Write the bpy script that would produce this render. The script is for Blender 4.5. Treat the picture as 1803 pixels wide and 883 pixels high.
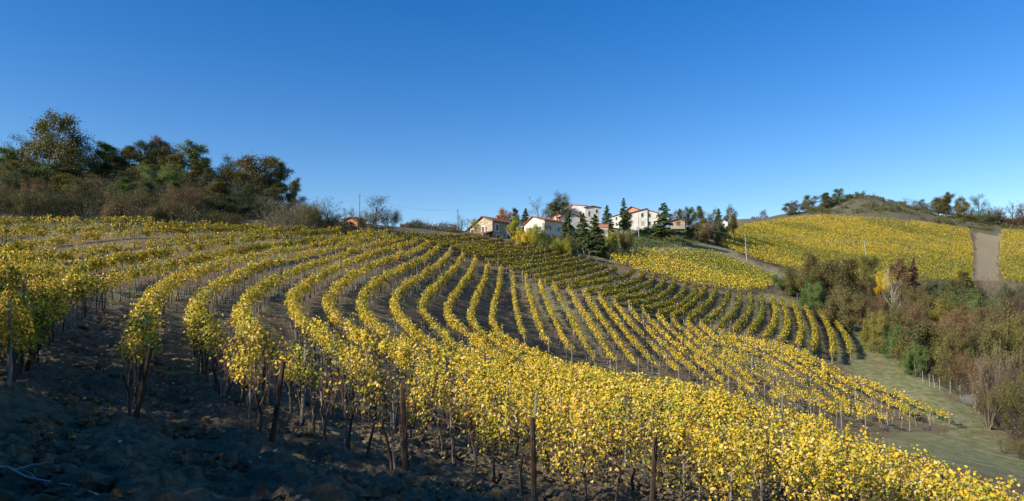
import bpy, math, random
import numpy as np
from math import radians as RD

# ------------------------------------------------------------------ scene, camera, light
for o in list(bpy.data.objects):
    bpy.data.objects.remove(o)
SC = bpy.context.scene
COL = SC.collection
F, CX, HY = 1200.0, 901.5, 565.0            # focal length in photo pixels, centre column, horizon row

cam_d = bpy.data.cameras.new('camera')
cam_d.sensor_width = 36.0
cam_d.lens = F / 1803.0 * 36.0
cam_d.shift_y = (HY - 441.5) / 1803.0
cam_d.clip_start = 0.1
cam_d.clip_end = 4000
cam = bpy.data.objects.new('camera', cam_d)
cam.rotation_euler = (RD(90), 0, 0)
COL.objects.link(cam)
SC.camera = cam

SUN_EL, SUN_AZ = 26.0, -119.0               # azimuth from +Y (view direction) towards +X
w = bpy.data.worlds.new('World'); SC.world = w; w.use_nodes = True
nt = w.node_tree; nt.nodes.clear()
sky = nt.nodes.new('ShaderNodeTexSky'); sky.sky_type = 'NISHITA'; sky.sun_disc = False
sky.sun_elevation = RD(SUN_EL); sky.sun_rotation = RD(SUN_AZ)
sky.altitude = 0; sky.air_density = 1.0; sky.dust_density = 0.1; sky.ozone_density = 1.0
bg = nt.nodes.new('ShaderNodeBackground'); bg.inputs[1].default_value = 0.113
out = nt.nodes.new('ShaderNodeOutputWorld')
hs = nt.nodes.new('ShaderNodeHueSaturation'); hs.inputs['Saturation'].default_value = 1.54; hs.inputs['Hue'].default_value = 0.515; nt.links.new(sky.outputs[0], hs.inputs['Color']); nt.links.new(hs.outputs[0], bg.inputs[0]); nt.links.new(bg.outputs[0], out.inputs[0])

sd = bpy.data.lights.new('sun', 'SUN'); sd.energy = 5.0; sd.angle = RD(0.53); sd.color = (1.0, 0.90, 0.765)
sun = bpy.data.objects.new('sun', sd); COL.objects.link(sun)
_ce = math.cos(RD(SUN_EL))
S = np.array([math.sin(RD(SUN_AZ)) * _ce, math.cos(RD(SUN_AZ)) * _ce, math.sin(RD(SUN_EL))])
from mathutils import Vector
sun.rotation_euler = Vector(S).to_track_quat('Z', 'Y').to_euler()

SC.view_settings.view_transform = 'Standard'; SC.view_settings.look = 'None'
SC.view_settings.exposure = 0.58; SC.view_settings.gamma = 1.0
SC.render.engine = 'CYCLES'
SC.cycles.max_bounces = 5; SC.cycles.diffuse_bounces = 2; SC.cycles.transmission_bounces = 3
SC.cycles.transparent_max_bounces = 4; SC.cycles.caustics_reflective = False; SC.cycles.caustics_refractive = False
SC.cycles.sample_clamp_indirect = 4.0

# ------------------------------------------------------------------ noise
def _h(ix, iy, s):
    n = (ix * 374761393 + iy * 668265263 + s * 1442695041) & 0xffffffff
    n = ((n ^ (n >> 13)) * 1274126177) & 0xffffffff
    return ((n ^ (n >> 16)) & 0xffff) / 65535.0
def vnoise(x, y, s=0):
    x = np.asarray(x, float); y = np.asarray(y, float)
    ix = np.floor(x).astype(np.int64); iy = np.floor(y).astype(np.int64)
    fx = x - ix; fy = y - iy
    fx = fx * fx * (3 - 2 * fx); fy = fy * fy * (3 - 2 * fy)
    a = _h(ix, iy, s); b = _h(ix + 1, iy, s); c = _h(ix, iy + 1, s); d = _h(ix + 1, iy + 1, s)
    return (a * (1 - fx) + b * fx) * (1 - fy) + (c * (1 - fx) + d * fx) * fy
def fbm(x, y, s=0, o=3):
    t = 0; a = 0.5; n = 0
    for i in range(o):
        t = t + a * vnoise(x * 2 ** i, y * 2 ** i, s + i * 17); n += a; a *= .5
    return t / n

# ------------------------------------------------------------------ terrain: profiles along sight columns
# per column: (distance forward, photo row of the bare ground there)
PROF = {
 0:    [(3,1265),(6.8,883),(13,690),(16,660),(28,540),(40,505),(55,470),(75,430),(90,405),(110,360),(140,300),(200,335),(400,480)],
 250:  [(3,1260),(6.8,883),(13,747),(17,690),(25,610),(35,560),(50,505),(70,455),(88,413),(105,378),(130,322),(150,305),(220,350),(400,500)],
 450:  [(3,1260),(6.8,890),(11.8,785),(16,715),(24,650),(34,590),(45,545),(60,500),(80,450),(95,416),(102,405),(115,372),(138,345),(200,385),(400,500)],
 560:  [(3,1262),(6.7,893),(12,800),(20,705),(30,635),(40,590),(50,550),(64,505),(83,460),(97,427),(106,410),(120,396),(136,388),(200,420),(400,500)],
 640:  [(3,1265),(6.6,900),(10,850),(14,795),(22,715),(32,650),(42,600),(52,560),(66,510),(85,465),(100,434),(112,414),(128,398),(140,394),(200,425),(400,500)],
 800:  [(3,1285),(8,905),(12,850),(18,775),(28,710),(40,655),(52,610),(62,580),(75,545),(95,495),(112,455),(130,425),(142,413),(158,406),(220,430),(400,500)],
 900:  [(3,1290),(8,925),(12,878),(18,800),(28,735),(40,684),(52,642),(66,605),(80,570),(95,535),(108,490),(113,478),(130,450),(146,427),(156,419),(175,407),(190,402),(260,435),(400,500)],
 1050: [(3,1300),(8,955),(12,905),(18,818),(28,748),(38,704),(48,688),(60,664),(70,648),(80,612),(92,562),(99,530),(105,518),(120,490),(138,470),(150,452),(165,432),(180,412),(205,400),(230,402),(300,440),(400,490)],
 1200: [(3,1310),(8,985),(12,930),(18,842),(28,757),(38,724),(50,710),(62,695),(70,680),(80,647),(92,603),(99,577),(115,535),(135,503),(150,485),(165,465),(185,437),(200,424),(215,409),(235,402),(260,400),(330,440),(450,490)],
 1300: [(3,1315),(8,1000),(12,945),(18,858),(28,772),(38,745),(50,730),(63,714),(71,697),(81,658),(93,615),(99,592),(115,555),(137,517),(150,505),(165,492),(185,470),(205,445),(230,422),(270,402),(300,391),(330,385),(450,430)],
 1400: [(3,1325),(8,1020),(12,965),(18,875),(25,814),(30,790),(38,768),(50,751),(64,734),(72,715),(82,670),(95,622),(110,590),(130,548),(141,530),(155,515),(175,498),(200,478),(230,455),(270,425),(310,401),(345,383),(368,374),(470,420)],
 1500: [(3,1330),(8,1045),(12,985),(18,898),(23,853),(29,818),(38,792),(50,776),(64,756),(71,740),(82,700),(95,655),(108,620),(122,595),(150,545),(180,515),(210,485),(250,450),(300,412),(345,383),(370,360),(388,346),(420,352),(520,400)],
 1650: [(3,1340),(8,1065),(12,1020),(18,938),(20,912),(28,852),(38,820),(50,798),(60,779),(70,756),(78,722),(88,682),(100,650),(125,610),(150,575),(180,540),(210,507),(250,470),(300,430),(345,398),(370,383),(400,375),(500,420)],
 1803: [(3,1350),(8,1085),(12,1055),(18,985),(24,920),(34,870),(46,842),(55,817),(64,787),(75,757),(90,722),(110,682),(140,622),(170,570),(210,515),(250,485),(300,445),(345,412),(365,402),(400,393),(520,430)],
}
LR = np.linspace(math.log(1.5), math.log(1600.0), 700)
def pchip(x, y, xi):
    x = np.asarray(x, float); y = np.asarray(y, float)
    h = np.diff(x); d = np.diff(y) / h
    m = np.zeros_like(y); m[0] = d[0]; m[-1] = d[-1]
    for i in range(1, len(x) - 1):
        if d[i - 1] * d[i] > 0:
            w1 = 2 * h[i] + h[i - 1]; w2 = h[i] + 2 * h[i - 1]
            m[i] = (w1 + w2) / (w1 / d[i - 1] + w2 / d[i])
    xi = np.clip(xi, x[0], x[-1])
    k = np.clip(np.searchsorted(x, xi) - 1, 0, len(h) - 1)
    t = (xi - x[k]) / h[k]
    return ((2*t**3-3*t**2+1)*y[k] + (t**3-2*t**2+t)*h[k]*m[k] + (-2*t**3+3*t**2)*y[k+1] + (t**3-t**2)*h[k]*m[k+1])
_cols = []
for px, pr in PROF.items():
    th = math.atan((px - CX) / F); c = math.cos(th)
    d = np.array([p[0] for p in pr]); y = np.array([p[1] for p in pr], float)
    z = (HY - y) / F * d
    r = d / c
    _cols.append((th, pchip(np.log(r), z / r, LR) * np.exp(LR)))
def _zcol(deg, pts):
    r = np.array([p[0] for p in pts], float); z = np.array([p[1] for p in pts], float)
    _cols.append((RD(deg), pchip(np.log(r), z, LR)))
_zcol(-52, [(3,-1.75),(8,-1.5),(15,-.8),(28,1.0),(45,4.0),(65,9),(90,15),(120,24),(160,34),(250,28),(600,5)])
_zcol(-72, [(3,-1.75),(8,-1.5),(15,-.6),(28,1.8),(45,5.5),(65,11),(90,18),(120,25),(160,32),(250,28),(600,5)])
_zcol(-105,[(3,-1.75),(8,-1.3),(15,.2),(25,3),(40,8),(60,13),(100,20),(160,24),(300,20),(600,5)])
_zcol(-150,[(3,-1.75),(8,-1.4),(20,.5),(40,4),(80,9),(160,12),(400,5)])
_zcol(180, [(3,-1.8),(8,-1.6),(20,-1),(40,0),(80,3),(200,5),(600,0)])
_zcol(48,  [(3,-2.3),(6,-3.4),(12,-5.8),(20,-8.3),(34,-11),(60,-13),(90,-13.5),(130,-10),(190,0),(260,17),(345,38),(400,46),(700,30)])
_zcol(65,  [(3,-2.3),(6,-3.5),(12,-6),(20,-8.6),(34,-11.5),(60,-14),(100,-14),(200,-4),(300,12),(500,30),(900,20)])
_zcol(110, [(3,-2.1),(8,-3.2),(20,-6),(40,-9),(100,-12),(300,-8),(800,0)])
_cols.sort(key=lambda t: t[0])
_th = np.array([c[0] for c in _cols]); _zz = np.array([c[1] for c in _cols])
_th = np.concatenate([_th[-2:] - 2*math.pi, _th, _th[:2] + 2*math.pi]); _zz = np.concatenate([_zz[-2:], _zz, _zz[:2]])
NTH = 1440
TH = np.linspace(-math.pi, math.pi, NTH + 1)
GZ = np.zeros((NTH + 1, len(LR)))
for j in range(len(LR)):
    GZ[:, j] = pchip(_th, _zz[:, j], TH)
_k = np.exp(-0.5 * (np.arange(-6, 7) / 2.4) ** 2); _k /= _k.sum()
_ext = np.concatenate([GZ[-7:-1], GZ, GZ[1:7]])
GZ = np.stack([np.convolve(_ext[:, j], _k, 'valid') for j in range(len(LR))], 1)
def ground(x, y):
    x = np.asarray(x, float); y = np.asarray(y, float)
    r = np.hypot(x, y); th = np.arctan2(x, y)
    u = (th + math.pi) / (2 * math.pi) * NTH
    v = (np.log(np.clip(r, 1.51, 1590)) - LR[0]) / (LR[1] - LR[0])
    i = np.clip(np.floor(u).astype(int), 0, NTH - 1); j = np.clip(np.floor(v).astype(int), 0, len(LR) - 2)
    a = u - i; b = v - j
    return (GZ[i, j]*(1-a)*(1-b) + GZ[i+1, j]*a*(1-b) + GZ[i, j+1]*(1-a)*b + GZ[i+1, j+1]*a*b)
_D = np.exp(np.linspace(math.log(3.0), math.log(600), 1500))
def at(px, py, dmin=4, dmax=600):
    """point of the bare ground seen at a photo pixel"""
    t = (px - CX) / F
    z = ground(t * _D, _D); yy = HY - F * z / _D
    ok = (yy <= py) & (_D >= dmin)
    k = int(np.argmax(ok)) if ok.any() else len(_D) - 1
    k = max(k, 1)
    y0, y1 = yy[k-1], yy[k]
    f = 0 if abs(y1-y0) < 1e-6 else min(max((py-y0)/(y1-y0), 0), 1)
    d = min(_D[k-1] + f * (_D[k] - _D[k-1]), dmax)
    return np.array([t * d, d])
def pxd(px, d):
    x = (px - CX) / F * d
    return x, d, float(ground(x, d))
def proj(x, y, z):
    return CX + F * x / y, HY - F * z / y
def inpoly(px, py, poly):
    px = np.asarray(px); py = np.asarray(py); c = np.zeros(px.shape, bool)
    n = len(poly)
    for i in range(n):
        x1, y1 = poly[i]; x2, y2 = poly[(i + 1) % n]
        k = ((y1 > py) != (y2 > py)) & (px < (x2 - x1) * (py - y1) / ((y2 - y1) or 1e-9) + x1)
        c ^= k
    return c

# ------------------------------------------------------------------ materials
MAT = {}
def nodes(name):
    m = bpy.data.materials.new(name); m.use_nodes = True; MAT[name] = m
    n = m.node_tree; b = n.nodes['Principled BSDF']
    b.inputs['Specular IOR Level'].default_value = 0.25
    b.inputs['Roughness'].default_value = 0.85
    return m, n, b
def noise_node(n, scale, detail=4, vec=None, rough=.6):
    t = n.nodes.new('ShaderNodeTexNoise'); t.inputs['Scale'].default_value = scale
    t.inputs['Detail'].default_value = detail; t.inputs['Roughness'].default_value = rough
    if vec is not None: n.links.new(vec, t.inputs['Vector'])
    return t
def ramp(n, fac, stops):
    r = n.nodes.new('ShaderNodeValToRGB'); n.links.new(fac, r.inputs[0])
    e = r.color_ramp.elements
    while len(e) < len(stops): e.new(0.5)
    for k, (p, c) in enumerate(stops):
        e[k].position = p; e[k].color = (*c, 1) if len(c) == 3 else c
    return r
def mixc(n, fac, a, b, mode='MIX'):
    m = n.nodes.new('ShaderNodeMix'); m.data_type = 'RGBA'; m.blend_type = mode
    for s, v in ((m.inputs[0], fac), (m.inputs[6], a), (m.inputs[7], b)):
        if hasattr(v, 'is_linked') or hasattr(v, 'links'): n.links.new(v, s)
        elif isinstance(v, (int, float)): s.default_value = v
        else: s.default_value = (*v, 1)
    return m.outputs[2]
def bump(n, b, h, strength, dist):
    u = n.nodes.new('ShaderNodeBump'); u.inputs['Strength'].default_value = strength; u.inputs['Distance'].default_value = dist
    n.links.new(h, u.inputs['Height']); n.links.new(u.outputs[0], b.inputs['Normal'])
def simple(name, c1, c2, scale=3.0, rough=.85, bs=0.0, bd=.02, stretch=None):
    m, n, b = nodes(name); tc = n.nodes.new('ShaderNodeTexCoord'); vec = tc.outputs['Object']
    if stretch:
        mp = n.nodes.new('ShaderNodeMapping'); mp.inputs['Scale'].default_value = stretch
        n.links.new(vec, mp.inputs[0]); vec = mp.outputs[0]
    t = noise_node(n, scale, 5, vec)
    r = ramp(n, t.outputs['Fac'], [(.3, c1), (.7, c2)])
    n.links.new(r.outputs[0], b.inputs['Base Color']); b.inputs['Roughness'].default_value = rough
    if bs: bump(n, b, t.outputs['Fac'], bs, bd)
    return m

def make_materials():
    # leaves: colour of each leaf times the tint of its plant
    m, n, b = nodes('leaf')
    at_ = n.nodes.new('ShaderNodeAttribute'); at_.attribute_name = 'Col'
    oi = n.nodes.new('ShaderNodeObjectInfo')
    c = mixc(n, 1.0, at_.outputs['Color'], oi.outputs['Color'], 'MULTIPLY')
    n.links.new(c, b.inputs['Base Color']); b.inputs['Roughness'].default_value = .55
    b.inputs['Specular IOR Level'].default_value = .3
    tr = n.nodes.new('ShaderNodeBsdfTranslucent'); n.links.new(c, tr.inputs['Color'])
    mx = n.nodes.new('ShaderNodeMixShader'); mx.inputs[0].default_value = .27
    n.links.new(b.outputs[0], mx.inputs[1]); n.links.new(tr.outputs[0], mx.inputs[2])
    n.links.new(mx.outputs[0], n.nodes['Material Output'].inputs[0])
    # twigs and bark tinted per plant
    for nm, c1, c2 in (('bark', (.045,.037,.028), (.095,.078,.058)), ('bark_pale', (.24,.215,.18), (.4,.37,.32)), ('bark_tan', (.12,.095,.065), (.22,.18,.125)), ('bark_red', (.075,.042,.035), (.16,.09,.07))):
        simple(nm, c1, c2, 9, .9, .5, .02, (1, 1, .25))
    simple('post_brown', (.028,.02,.015), (.085,.055,.036), 12, .85, .6, .01, (1, 1, .12))
    simple('post_grey', (.15,.135,.11), (.30,.275,.235), 10, .85, .4, .01, (1, 1, .12))
    simple('post_pale', (.24,.245,.235), (.38,.385,.375), 6, .7)
    simple('pole_wood', (.22,.17,.12), (.36,.29,.21), 5, .85, .3, .02, (1, 1, .15))
    simple('wire', (.12,.12,.115), (.2,.2,.19), 3, .5)
    simple('cable', (.42,.42,.42), (.5,.5,.5), 3, .5)
    simple('white_plaster', (.46,.43,.37), (.68,.65,.58), .7, .9, .15, .02)
    simple('cream_plaster', (.55,.47,.33), (.74,.66,.5), .8, .9, .15, .02)
    simple('frame_white', (.7,.68,.63), (.78,.76,.72), 3, .7)
    simple('shutter_green', (.02,.06,.045), (.035,.09,.065), 4, .6)
    simple('shutter_brown', (.14,.075,.045), (.22,.125,.08), 4, .6)
    simple('door_wood', (.12,.07,.04), (.2,.12,.07), 4, .7)
    simple('concrete', (.3,.29,.27), (.42,.41,.38), 2, .9)
    simple('chimney_brick', (.32,.12,.07), (.5,.22,.13), 5, .9)
    simple('tank_grey', (.05,.055,.06), (.13,.13,.125), 2.5, .75, .7, .06)
    simple('hose_pale', (.3,.29,.27), (.45,.43,.4), 6, .6)
    m, n, b = nodes('pane'); b.inputs['Base Color'].default_value = (.02,.025,.03,1); b.inputs['Roughness'].default_value = .12; b.inputs['Specular IOR Level'].default_value = .5
    # stone wall
    m, n, b = nodes('stone_wall'); tc = n.nodes.new('ShaderNodeTexCoord')
    mp = n.nodes.new('ShaderNodeMapping'); mp.inputs['Scale'].default_value = (1, 1, 1.9); n.links.new(tc.outputs['Object'], mp.inputs[0])
    v = n.nodes.new('ShaderNodeTexVoronoi'); v.inputs['Scale'].default_value = 2.6; n.links.new(mp.outputs[0], v.inputs['Vector'])
    v2 = n.nodes.new('ShaderNodeTexVoronoi'); v2.feature = 'DISTANCE_TO_EDGE'; v2.inputs['Scale'].default_value = 2.6; n.links.new(mp.outputs[0], v2.inputs['Vector'])
    sx = n.nodes.new('ShaderNodeSeparateColor'); n.links.new(v.outputs['Color'], sx.inputs[0])
    r = ramp(n, sx.outputs[0], [(0, (.25,.19,.13)), (.5, (.38,.31,.22)), (1, (.52,.44,.32))])
    e = ramp(n, v2.outputs['Distance'], [(0, (0,0,0)), (.06, (1,1,1))])
    c = mixc(n, e.outputs[0], (.40,.35,.27), r.outputs[0]); n.links.new(c, b.inputs['Base Color'])
    bump(n, b, e.outputs[0], .5, .04)
    # bricks
    m, n, b = nodes('brick_wall'); tc = n.nodes.new('ShaderNodeTexCoord')
    mp = n.nodes.new('ShaderNodeMapping'); mp.inputs['Rotation'].default_value = (RD(90), 0, 0); n.links.new(tc.outputs['Object'], mp.inputs[0])
    br = n.nodes.new('ShaderNodeTexBrick'); br.inputs['Scale'].default_value = 2.2
    br.inputs['Color1'].default_value = (.48,.17,.085,1); br.inputs['Color2'].default_value = (.6,.25,.13,1); br.inputs['Mortar'].default_value = (.5,.36,.27,1)
    n.links.new(mp.outputs[0], br.inputs['Vector']); n.links.new(br.outputs['Color'], b.inputs['Base Color'])
    # roof tiles: barrel rows running down the slope
    for nm, a1, a2 in (('roof_brown', (.12,.06,.045), (.27,.145,.1)), ('roof_red', (.27,.075,.045), (.46,.15,.09))):
        m, n, b = nodes(nm); tc = n.nodes.new('ShaderNodeTexCoord')
        wv = n.nodes.new('ShaderNodeTexWave'); wv.inputs['Scale'].default_value = 1.1; wv.bands_direction = 'Y'; n.links.new(tc.outputs['Object'], wv.inputs['Vector'])
        t = noise_node(n, 2.2, 5, tc.outputs['Object']); r = ramp(n, t.outputs['Fac'], [(.25, a1), (.75, a2)])
        n.links.new(r.outputs[0], b.inputs['Base Color']); bump(n, b, wv.outputs['Fac'], .7, .06)
    # ground
    m, n, b = nodes('ground'); ge = n.nodes.new('ShaderNodeNewGeometry'); pos = ge.outputs['Position']
    at_ = n.nodes.new('ShaderNodeAttribute'); at_.attribute_name = 'zone'
    sp = n.nodes.new('ShaderNodeSeparateColor'); n.links.new(at_.outputs['Color'], sp.inputs[0])
    n1 = noise_node(n, .35, 5, pos); n2 = noise_node(n, 5.0, 6, pos, .7); n3 = noise_node(n, 22, 5, pos, .7)
    soil = ramp(n, n2.outputs['Fac'], [(.25, (.105,.078,.044)), (.5, (.215,.172,.102)), (.75, (.335,.275,.175))]).outputs[0]
    big = ramp(n, n1.outputs['Fac'], [(.3, (.8,.78,.75)), (.7, (1.18,1.12,1.05))]).outputs[0]
    soil = mixc(n, 1.0, soil, big, 'MULTIPLY')
    def mask(ch, sharp):
        a = n.nodes.new('ShaderNodeMath'); a.operation = 'ADD'; n.links.new(ch, a.inputs[0]); n.links.new(n2.outputs['Fac'], a.inputs[1])
        r = ramp(n, a.outputs[0], [(.72 - sharp, (0,0,0)), (.72 + sharp, (1,1,1))]); return r.outputs[0]
    n4 = noise_node(n, 1.1, 4, pos)
    grass = ramp(n, n4.outputs['Fac'], [(.3, (.115,.165,.05)), (.47, (.215,.235,.095)), (.62, (.345,.29,.165))]).outputs[0]
    track = ramp(n, n2.outputs['Fac'], [(.3, (.26,.21,.125)), (.7, (.37,.31,.19))]).outputs[0]
    scrub = ramp(n, n4.outputs['Fac'], [(.3, (.07,.07,.037)), (.55, (.155,.145,.088)), (.75, (.27,.24,.16))]).outputs[0]
    c = mixc(n, mask(sp.outputs[1], .1), soil, track)
    c = mixc(n, mask(sp.outputs[2], .12), c, scrub)
    c = mixc(n, mask(sp.outputs[0], .16), c, grass)
    n.links.new(c, b.inputs['Base Color']); b.inputs['Roughness'].default_value = .95; b.inputs['Specular IOR Level'].default_value = .12
    ad = n.nodes.new('ShaderNodeMath'); ad.operation = 'MULTIPLY_ADD'; n.links.new(n2.outputs['Fac'], ad.inputs[0]); ad.inputs[1].default_value = 2.2; n.links.new(n3.outputs['Fac'], ad.inputs[2])
    vo = n.nodes.new('ShaderNodeTexVoronoi'); vo.inputs['Scale'].default_value = 9; n.links.new(pos, vo.inputs['Vector'])
    ad2 = n.nodes.new('ShaderNodeMath'); ad2.operation = 'MULTIPLY_ADD'; n.links.new(vo.outputs['Distance'], ad2.inputs[0]); ad2.inputs[1].default_value = -.9; n.links.new(ad.outputs[0], ad2.inputs[2])
    bump(n, b, ad2.outputs[0], 1.0, .06)
make_materials()

# ------------------------------------------------------------------ mesh helpers
class MB:
    """collects vertices and faces; build() links them as one mesh object"""
    def __init__(s): s.v = []; s.f = {}; s.n = 0; s.c = []
    def add(s, verts, faces, mat=0, col=None):
        verts = np.asarray(verts, float).reshape(-1, 3); faces = np.asarray(faces, int)
        k = faces.shape[1]
        s.v.append(verts); s.f.setdefault((k, mat), []).append(faces + s.n); s.n += len(verts)
        s.c.append(np.ones((len(verts), 3)) if col is None else np.broadcast_to(np.asarray(col, float), (len(verts), 3)))
        return s
    def box(s, cx, cy, cz, sx, sy, sz, mat=0, rot=0.0):
        q = np.array([[-1,-1,-1],[1,-1,-1],[1,1,-1],[-1,1,-1],[-1,-1,1],[1,-1,1],[1,1,1],[-1,1,1]], float) * .5 * [sx, sy, sz]
        if rot:
            c, d = math.cos(rot), math.sin(rot); q = q @ np.array([[c, d, 0], [-d, c, 0], [0, 0, 1]])
        return s.add(q + [cx, cy, cz], [[0,3,2,1],[4,5,6,7],[0,1,5,4],[1,2,6,5],[2,3,7,6],[3,0,4,7]], mat)
    def hexa(s, q, mat=0):
        return s.add(q, [[0,3,2,1],[4,5,6,7],[0,1,5,4],[1,2,6,5],[2,3,7,6],[3,0,4,7]], mat)
    def segs(s, P0, P1, R0, R1, k=4, mat=0):
        """many tapered prisms at once"""
        P0 = np.asarray(P0, float); P1 = np.asarray(P1, float); R0 = np.asarray(R0, float); R1 = np.asarray(R1, float)
        if len(P0) == 0: return s
        d = P1 - P0; d /= np.linalg.norm(d, axis=1, keepdims=True) + 1e-9
        up = np.where(np.abs(d[:, 2:3]) > .9, [[1., 0, 0]], [[0, 0, 1.]])
        a = np.cross(d, up); a /= np.linalg.norm(a, axis=1, keepdims=True) + 1e-9; b = np.cross(d, a)
        an = np.arange(k) * 2 * math.pi / k
        off = a[:, None, :] * np.cos(an)[None, :, None] + b[:, None, :] * np.sin(an)[None, :, None]
        V = np.concatenate([P0[:, None] + off * R0[:, None, None], P1[:, None] + off * R1[:, None, None]], 1)
        i = np.arange(k); j = (i + 1) % k
        fq = np.stack([i, i + k, j + k, j], 1)
        Fq = (fq[None] + (np.arange(len(P0)) * 2 * k)[:, None, None]).reshape(-1, 4)
        s.add(V.reshape(-1, 3), Fq, mat)
        if k > 3:
            cap = (np.arange(k)[None] + k + (np.arange(len(P0)) * 2 * k)[:, None])
            s.f.setdefault((k, mat), []).append(cap + s.n - len(P0) * 2 * k)
        return s
    def tube(s, pts, rad, k=8, mat=0):
        pts = np.asarray(pts, float); rad = np.broadcast_to(np.asarray(rad, float), (len(pts),))
        t = np.gradient(pts, axis=0); t /= np.linalg.norm(t, axis=1, keepdims=True) + 1e-9
        up = np.where(np.abs(t[:, 2:3]) > .9, [[1., 0, 0]], [[0, 0, 1.]])
        a = np.cross(t, up); a /= np.linalg.norm(a, axis=1, keepdims=True); b = np.cross(t, a)
        an = np.arange(k) * 2 * math.pi / k
        V = pts[:, None] + (a[:, None] * np.cos(an)[None, :, None] + b[:, None] * np.sin(an)[None, :, None]) * rad[:, None, None]
        i = np.arange(k); j = (i + 1) % k; L = len(pts)
        q = np.stack([i, i + k, j + k, j], 1)
        Fq = (q[None] + (np.arange(L - 1) * k)[:, None, None]).reshape(-1, 4)
        s.add(V.reshape(-1, 3), Fq, mat)
        s.f.setdefault((k, mat), []).append(np.array([i[::-1], i + (L - 1) * k]) + s.n - L * k)
        return s
    def leaves(s, P, size, N, col, shape=4, mat=0, rng=None, aspect=1.0):
        """one small folded face group per leaf"""
        n = len(P)
        if n == 0: return s
        N = N / (np.linalg.norm(N, axis=1, keepdims=True) + 1e-9)
        r = rng.normal(size=(n, 3)); a = r - N * (r * N).sum(1, keepdims=True); a /= np.linalg.norm(a, axis=1, keepdims=True) + 1e-9
        b = np.cross(N, a); sz = np.broadcast_to(size, (n,))[:, None]
        def pt(u, v, h): return P + (a * u * aspect + b * v + N * h) * sz
        if shape == 10:
            an = np.array([-90, -62, -28, 8, 38, 62, 90, 118, 142, 172, 208, 242]) * math.pi / 180
            ra = np.array([.10, .50, .34, .52, .36, .42, .62, .42, .36, .52, .34, .50]) * 1.02
            curl = rng.normal(0, .22, (n, 1)); fold = rng.uniform(.05, .35, (n, 1))
            V = [pt(0, 0, 0)] + [P + (a * math.cos(t) * q + b * math.sin(t) * q + N * (fold * abs(math.cos(t)) * q + curl * (math.sin(t) * q) ** 2 + rng.normal(0, .05, (n, 1)))) * sz for t, q in zip(an, ra)]
            V = np.stack(V, 1); base = (np.arange(n) * 13)[:, None]
            Fq = np.concatenate([base + [0, 1 + i, 1 + (i + 1) % 12] for i in range(12)])
        elif shape == 6:
            V = np.stack([pt(0,-.45,0), pt(.42,-.32,.13), pt(.5,.18,.16), pt(0,.55,-.05), pt(-.5,.18,.16), pt(-.42,-.32,.13)], 1)
            base = (np.arange(n) * 6)[:, None]
            Fq = np.concatenate([base + [0,1,2,3], base + [0,3,4,5]])
        else:
            V = np.stack([pt(0,-.5,0), pt(.42,.03,.12), pt(0,.5,0), pt(-.42,-.03,.12)], 1)
            Fq = (np.arange(n) * 4)[:, None] + [0,1,2,3]
        s.add(V.reshape(-1, 3), Fq, mat, np.repeat(np.asarray(col, float), V.shape[1], 0))
        return s
    def mesh(s, name, mats, colors=True, smooth=False, attr='Col'):
        me = bpy.data.meshes.new(name)
        V = np.concatenate(s.v).astype(np.float32)
        me.vertices.add(len(V)); me.vertices.foreach_set('co', V.ravel())
        idx = []; start = []; mi = []; p = 0
        for (k, m), fl in s.f.items():
            f = np.concatenate(fl); idx.append(f.ravel()); start.append(p + np.arange(len(f)) * k); mi.append(np.full(len(f), m)); p += f.size
        idx = np.concatenate(idx).astype(np.int32); start = np.concatenate(start).astype(np.int32); mi = np.concatenate(mi).astype(np.int32)
        me.loops.add(len(idx)); me.loops.foreach_set('vertex_index', idx)
        me.polygons.add(len(start)); me.polygons.foreach_set('loop_start', start)
        for m in mats: me.materials.append(MAT[m])
        me.polygons.foreach_set('material_index', mi)
        if colors:
            at_ = me.color_attributes.new(attr, 'FLOAT_COLOR', 'POINT')
            C = np.concatenate(s.c); C = np.concatenate([C, np.ones((len(C), 1))], 1).astype(np.float32)
            at_.data.foreach_set('color', C.ravel())
        me.update(calc_edges=True)
        me.polygons.foreach_set('use_smooth', np.full(len(start), bool(smooth)))
        return me
    def build(s, name, mats, parent=None, loc=(0,0,0), colors=False, smooth=False):
        return link(name, s.mesh(name, mats, colors, smooth), parent, loc)
def link(name, me, parent=None, loc=(0,0,0)):
    o = bpy.data.objects.new(name, me); COL.objects.link(o); o.location = loc
    if parent is not None: o.parent = parent
    return o
def tag(o, label=None, cat=None, group=None, kind=None):
    if label: o['label'] = label
    if cat: o['category'] = cat
    if group: o['group'] = group
    if kind: o['kind'] = kind
    return o
def empty(name, loc, rz=0.0):
    o = bpy.data.objects.new(name, None); COL.objects.link(o); o.location = loc; o.rotation_euler = (0, 0, rz)
    o.empty_display_size = .3
    return o
ORD = ['', 'first', 'second', 'third', 'fourth', 'fifth', 'sixth', 'seventh', 'eighth', 'ninth', 'tenth', 'eleventh', 'twelfth', 'thirteenth',
       'fourteenth', 'fifteenth', 'sixteenth', 'seventeenth', 'eighteenth', 'nineteenth', 'twentieth']

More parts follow.
